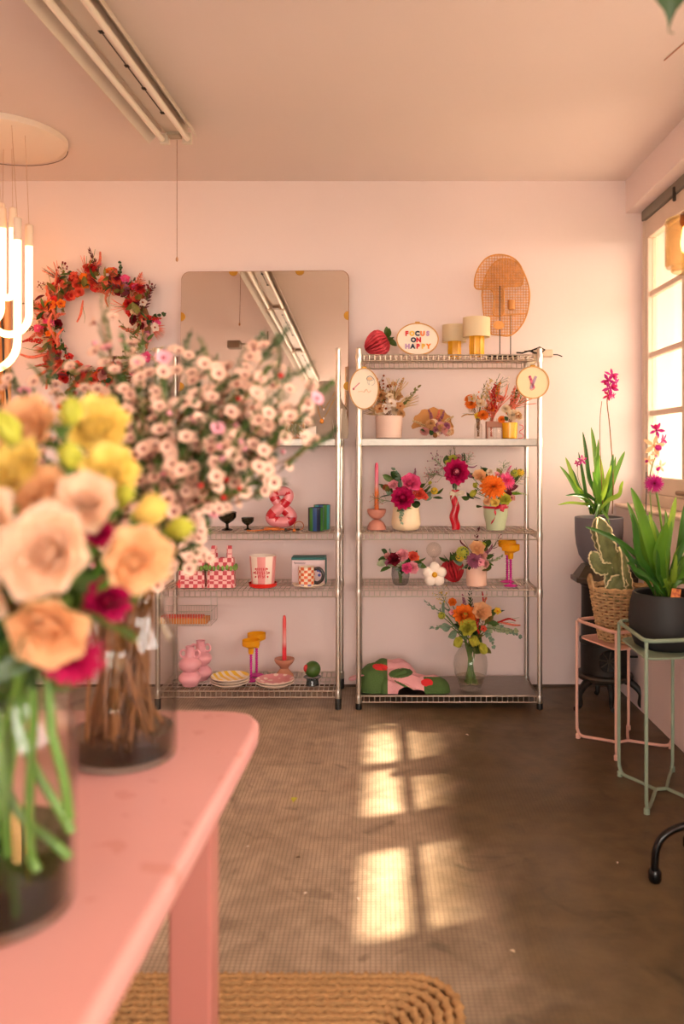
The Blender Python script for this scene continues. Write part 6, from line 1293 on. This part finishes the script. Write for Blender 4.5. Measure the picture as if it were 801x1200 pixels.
for me, L3_ in rest.items():                                    # the blooms further back: one part for each look
    bm_ = bmesh.new()
    for g_, dd, s_ in L3_:
        k0 = len(bm_.verts); bm_.from_mesh(me); bm_.verts.ensure_lookup_table()
        X4 = Matrix.Translation(g_) @ (dd.to_track_quat('Z', 'Y') @ Quaternion((0, 0, 1), rnd(0, 6))).to_matrix().to_4x4() @ Matrix.Scale(s_, 4)
        for v in bm_.verts[k0:]: v.co = X4 @ v.co
    m2 = bpy.data.meshes.new('back_blossom'); bm_.to_mesh(m2); bm_.free()
    for m in me.materials: m2.materials.append(m)
    o = bpy.data.objects.new('back_blossom', m2); COL.objects.link(o); o.parent = wb_; o['kind'] = 'stuff'
for i in range(22):                                             # bare brown stem ends that fan out in the jar
    a = rnd(0, 6.28); rr = rnd(.03, .08); f = Vector((cos(a)*rr, sin(a)*rr, .004+rnd(0, .05))); b = Vector((-f.x*rnd(.1, .7), -f.y*rnd(.1, .7), 0))
    MB().tube(bez([f, f.lerp(Vector((b.x, b.y, .22)), .5)+Vector((rnd(-.012, .012), rnd(-.012, .012), 0)), Vector((b.x, b.y, .25)), Vector((b.x*1.3, b.y*1.3, .33))], 5), rnd(.002, .0036), 6).build('stem', GR['brown'], wb_)
# --- cut flowers in the front jar: each stem is a thing
random.seed(81)
def cut_flower(lab, kind, cols, px, py, Y, size, d=(0, -1, .35), leaves=1, stemc='stem', cat='flower', nm='lisianthus'):
    p = at(px, py, Y); s_ = size*Y/F*.5; d = Vector(d).normalized(); a = rnd(0, 6.28); rr = rnd(.03, .07)
    foot = Vector((JX-(p.x-JX)*.35+cos(a)*.03, JY-(p.y-JY)*.35+sin(a)*.03, TZ+.018)); q = foot-Vector((JX, JY, foot.z)); q.z = 0
    if q.length > .072: foot -= q.normalized()*(q.length-.072)
    nk = Vector((JX+max(-.05, min(.05, (p.x-JX)*.4)), JY+max(-.05, min(.05, (p.y-JY)*.4)), TZ+.27)); t = thing(nm, lab, cat, foot)
    inst('bloom', bloom(kind, *cols), t, p-foot, d, s_)
    MB().tube(bez([foot-foot, foot.lerp(nk, .5)-foot, nk-foot, nk.lerp(p-d*s_*.3, .6)-foot+Vector((0, 0, .01)), p-d*s_*.15-foot], 6), .0048, 8).build('stem', M('thick_stem', '#557a2a', .4, vary=.12, vscale=12), t)
    for k in range(leaves):
        v = rnd(.2, .8); b = nk.lerp(p, v)-foot; inst('leaf', leaf_mesh('lance' if k % 2 else 'oval', 'dark' if k % 2 else 'green'), t, b, ((p.x-JX)*4+rnd(-.6, .6), rnd(-.8, .2), rnd(-.2, .7)), rnd(.06, .1))
P_ = 'peach'
for lab, kind, cols, px, py, Y, size, d in (
    ('pale peach lisianthus at the upper left of the front bouquet', 'rose', ('peach',), 38, 512, .98, 112, (-.2, -1, .6)),
    ('butter yellow lisianthus at the top centre of the front bouquet', 'rose', ('butter',), 112, 508, .98, 104, (.3, -1, .6)),
    ('butter yellow lisianthus below the top bloom, beside the waxflower', 'rose', ('butter',), 125, 556, .93, 92, (.5, -1, .1)),
    ('peach lisianthus filling the left edge of the front bouquet', 'rose', ('palepeach',), -2, 618, .86, 118, (-.4, -1, .2)),
    ('largest pale peach lisianthus in the middle of the front bouquet', 'rose', ('palepeach',), 62, 650, .82, 140, (.0, -1, .25)),
    ('peach lisianthus right of the largest bloom of the front bouquet', 'rose', ('palepeach',), 103, 592, .88, 92, (.2, -1, .4)),
    ('peach lisianthus at the right end of the front bouquet, touching the grey-tinted jar', 'rose', ('peach',), 158, 656, .87, 104, (.55, -1, .15)),
    ('peach lisianthus nodding low over the rim of the front jar', 'rose', ('peach',), 62, 728, .84, 120, (.1, -1, -.35)),
    ('pale peach lisianthus at the lower left, above the jar rim', 'rose', ('palepeach',), -8, 690, .84, 100, (-.4, -1, .0)),
    ('pale peach lisianthus between the yellow blooms and the largest bloom', 'rose', ('peach',), 60, 585, .92, 96, (-.1, -1, .4)),
    ('butter lisianthus behind the other blooms at the left edge', 'rose', ('butter',), 28, 556, .93, 96, (-.3, -1, .5))):
    cut_flower(lab, kind, cols, px, py, Y, size, d, 1)
for lab, cols, px, py, Y, size, d in (
    ('yellow-green lisianthus bud at the top of the front bouquet', ('lime',), 84, 488, .95, 60, (.1, -.3, 1)),
    ('yellow-green half-open lisianthus bud right of the front bouquet', ('butter', 'lime'), 172, 600, .90, 84, (.7, -.5, .3)),
    ('small lime lisianthus bud at the far right tip of the front bouquet', ('lime',), 206, 620, .92, 60, (.9, -.3, .2)),
    ('lime lisianthus bud between the yellow bloom and the half-open bud', ('lime',), 142, 586, .92, 60, (.4, -.5, .7)),
    ('lime lisianthus bud at the upper left edge of the front bouquet', ('lime',), 12, 508, .92, 72, (-.3, -.4, .9)),
    ('lime lisianthus bud in the shade between the peach blooms', ('lime',), 84, 538, .90, 66, (.1, -.7, .7))):
    cut_flower(lab, 'bud', cols, px, py, Y, size, d, 0)
cut_flower('magenta ranunculus with dark centre low at the right of the front bouquet', 'ranunculus', ('magenta', 'darkred'), 126, 703, .90, 56, (.5, -1, .1), 1, nm='ranunculus')
cut_flower('dark pink fringed bloom hanging under the peach bloom over the jar', 'spiky', ('magenta', 'darkred'), 84, 772, .88, 78, (.2, -1, -.5), 1, nm='fringed_flower')
cut_flower('small magenta bloom tucked between the peach blooms', 'ranunculus', ('magenta', 'magenta'), 116, 624, .89, 34, (.2, -1, .2), 0, nm='ranunculus')
cut_flower('wine-red bloom in the shade at the lower left of the front bouquet', 'spiky', ('darkred', 'darkred'), 24, 692, .90, 60, (-.2, -1, 0), 1, nm='fringed_flower')
# foliage round the jar rim
for lab, kind, col, px, py, Y, size, d in (('dark green leafy sprig at the left over the front jar rim', 'olive', 'dark', 12, 740, .86, 120, (-.6, -.5, -.1)), ('grey-green eucalyptus sprig drooping over the front jar at the left', 'euca', 'euca', 6, 790, .85, 90, (-.6, -.7, -.35)), ('dark leafy sprig between the low peach bloom and the jar', 'olive', 'dark', 40, 770, .90, 110, (.3, -.6, -.3)), ('green leafy sprig among the buds of the front bouquet', 'olive', 'green', 70, 560, .93, 110, (.2, -.3, 1)), ('dark leafy sprig behind the middle blooms', 'olive', 'dark', 95, 690, .93, 130, (.5, -.2, .6)), ('dark leafy sprig at the left edge under the blooms', 'fern', 'dark', 25, 700, .86, 130, (-.3, -.6, .5))):
    p = at(px, py, Y); d = Vector(d).normalized(); L_ = size*Y/F; foot = Vector((JX+rnd(-.03, .03), JY+rnd(-.03, .03), TZ+.02)); b = p-d*L_*.5
    t = thing('leafy_sprig', lab, 'foliage', foot); inst('sprig', sprig_mesh(kind, col), t, b-foot, d, L_); MB().tube(bez([(0, 0, 0), Vector((JX, JY, TZ+.2))-foot, b-foot], 5), .002, 5).build('stem', GR['stem'], t)
# thick bent green stems seen through the front jar
for k, pts in enumerate(([(-8, 880), (20, 950), (60, 985), (82, 1005)], [(22, 850), (40, 900), (70, 950), (84, 975)], [(5, 930), (10, 1010), (18, 1060), (18, 1095)], [(40, 830), (34, 940), (36, 1000), (44, 1020)], [(60, 860), (74, 910), (80, 950), (82, 960)])):
    c = bez([at(x, y, JY-.03-.008*k) for x, y in pts], 6); lo = c[-1]
    c = [Vector((p.x, p.y, max(p.z, TZ+.02))) for p in c]; t = thing('cut_flower_stalk', ('thick pale green stalk bending right to the wall of the front jar', 'dark green stalk slanting right, uppermost in the front jar', 'thick yellow-green stalk going straight down at the left of the front jar', 'dark green stalk hooked at its foot in the middle of the front jar', 'short green stalk close to the right wall of the front jar')[k], 'stalk', c[-1])
    top = Vector((JX+.02*(k-2)*.6, JY, TZ+.30)); c = bez([top-c[-1]]+[p-c[-1] for p in c[::4]]+[Vector((0, 0, 0))], 4) if False else [p-c[-1] for p in c]
    MB().tube([c[0]+Vector((-.01, .01, .09))]+c, .0052, 9).build('stem', MATS['thick_stem'], t)
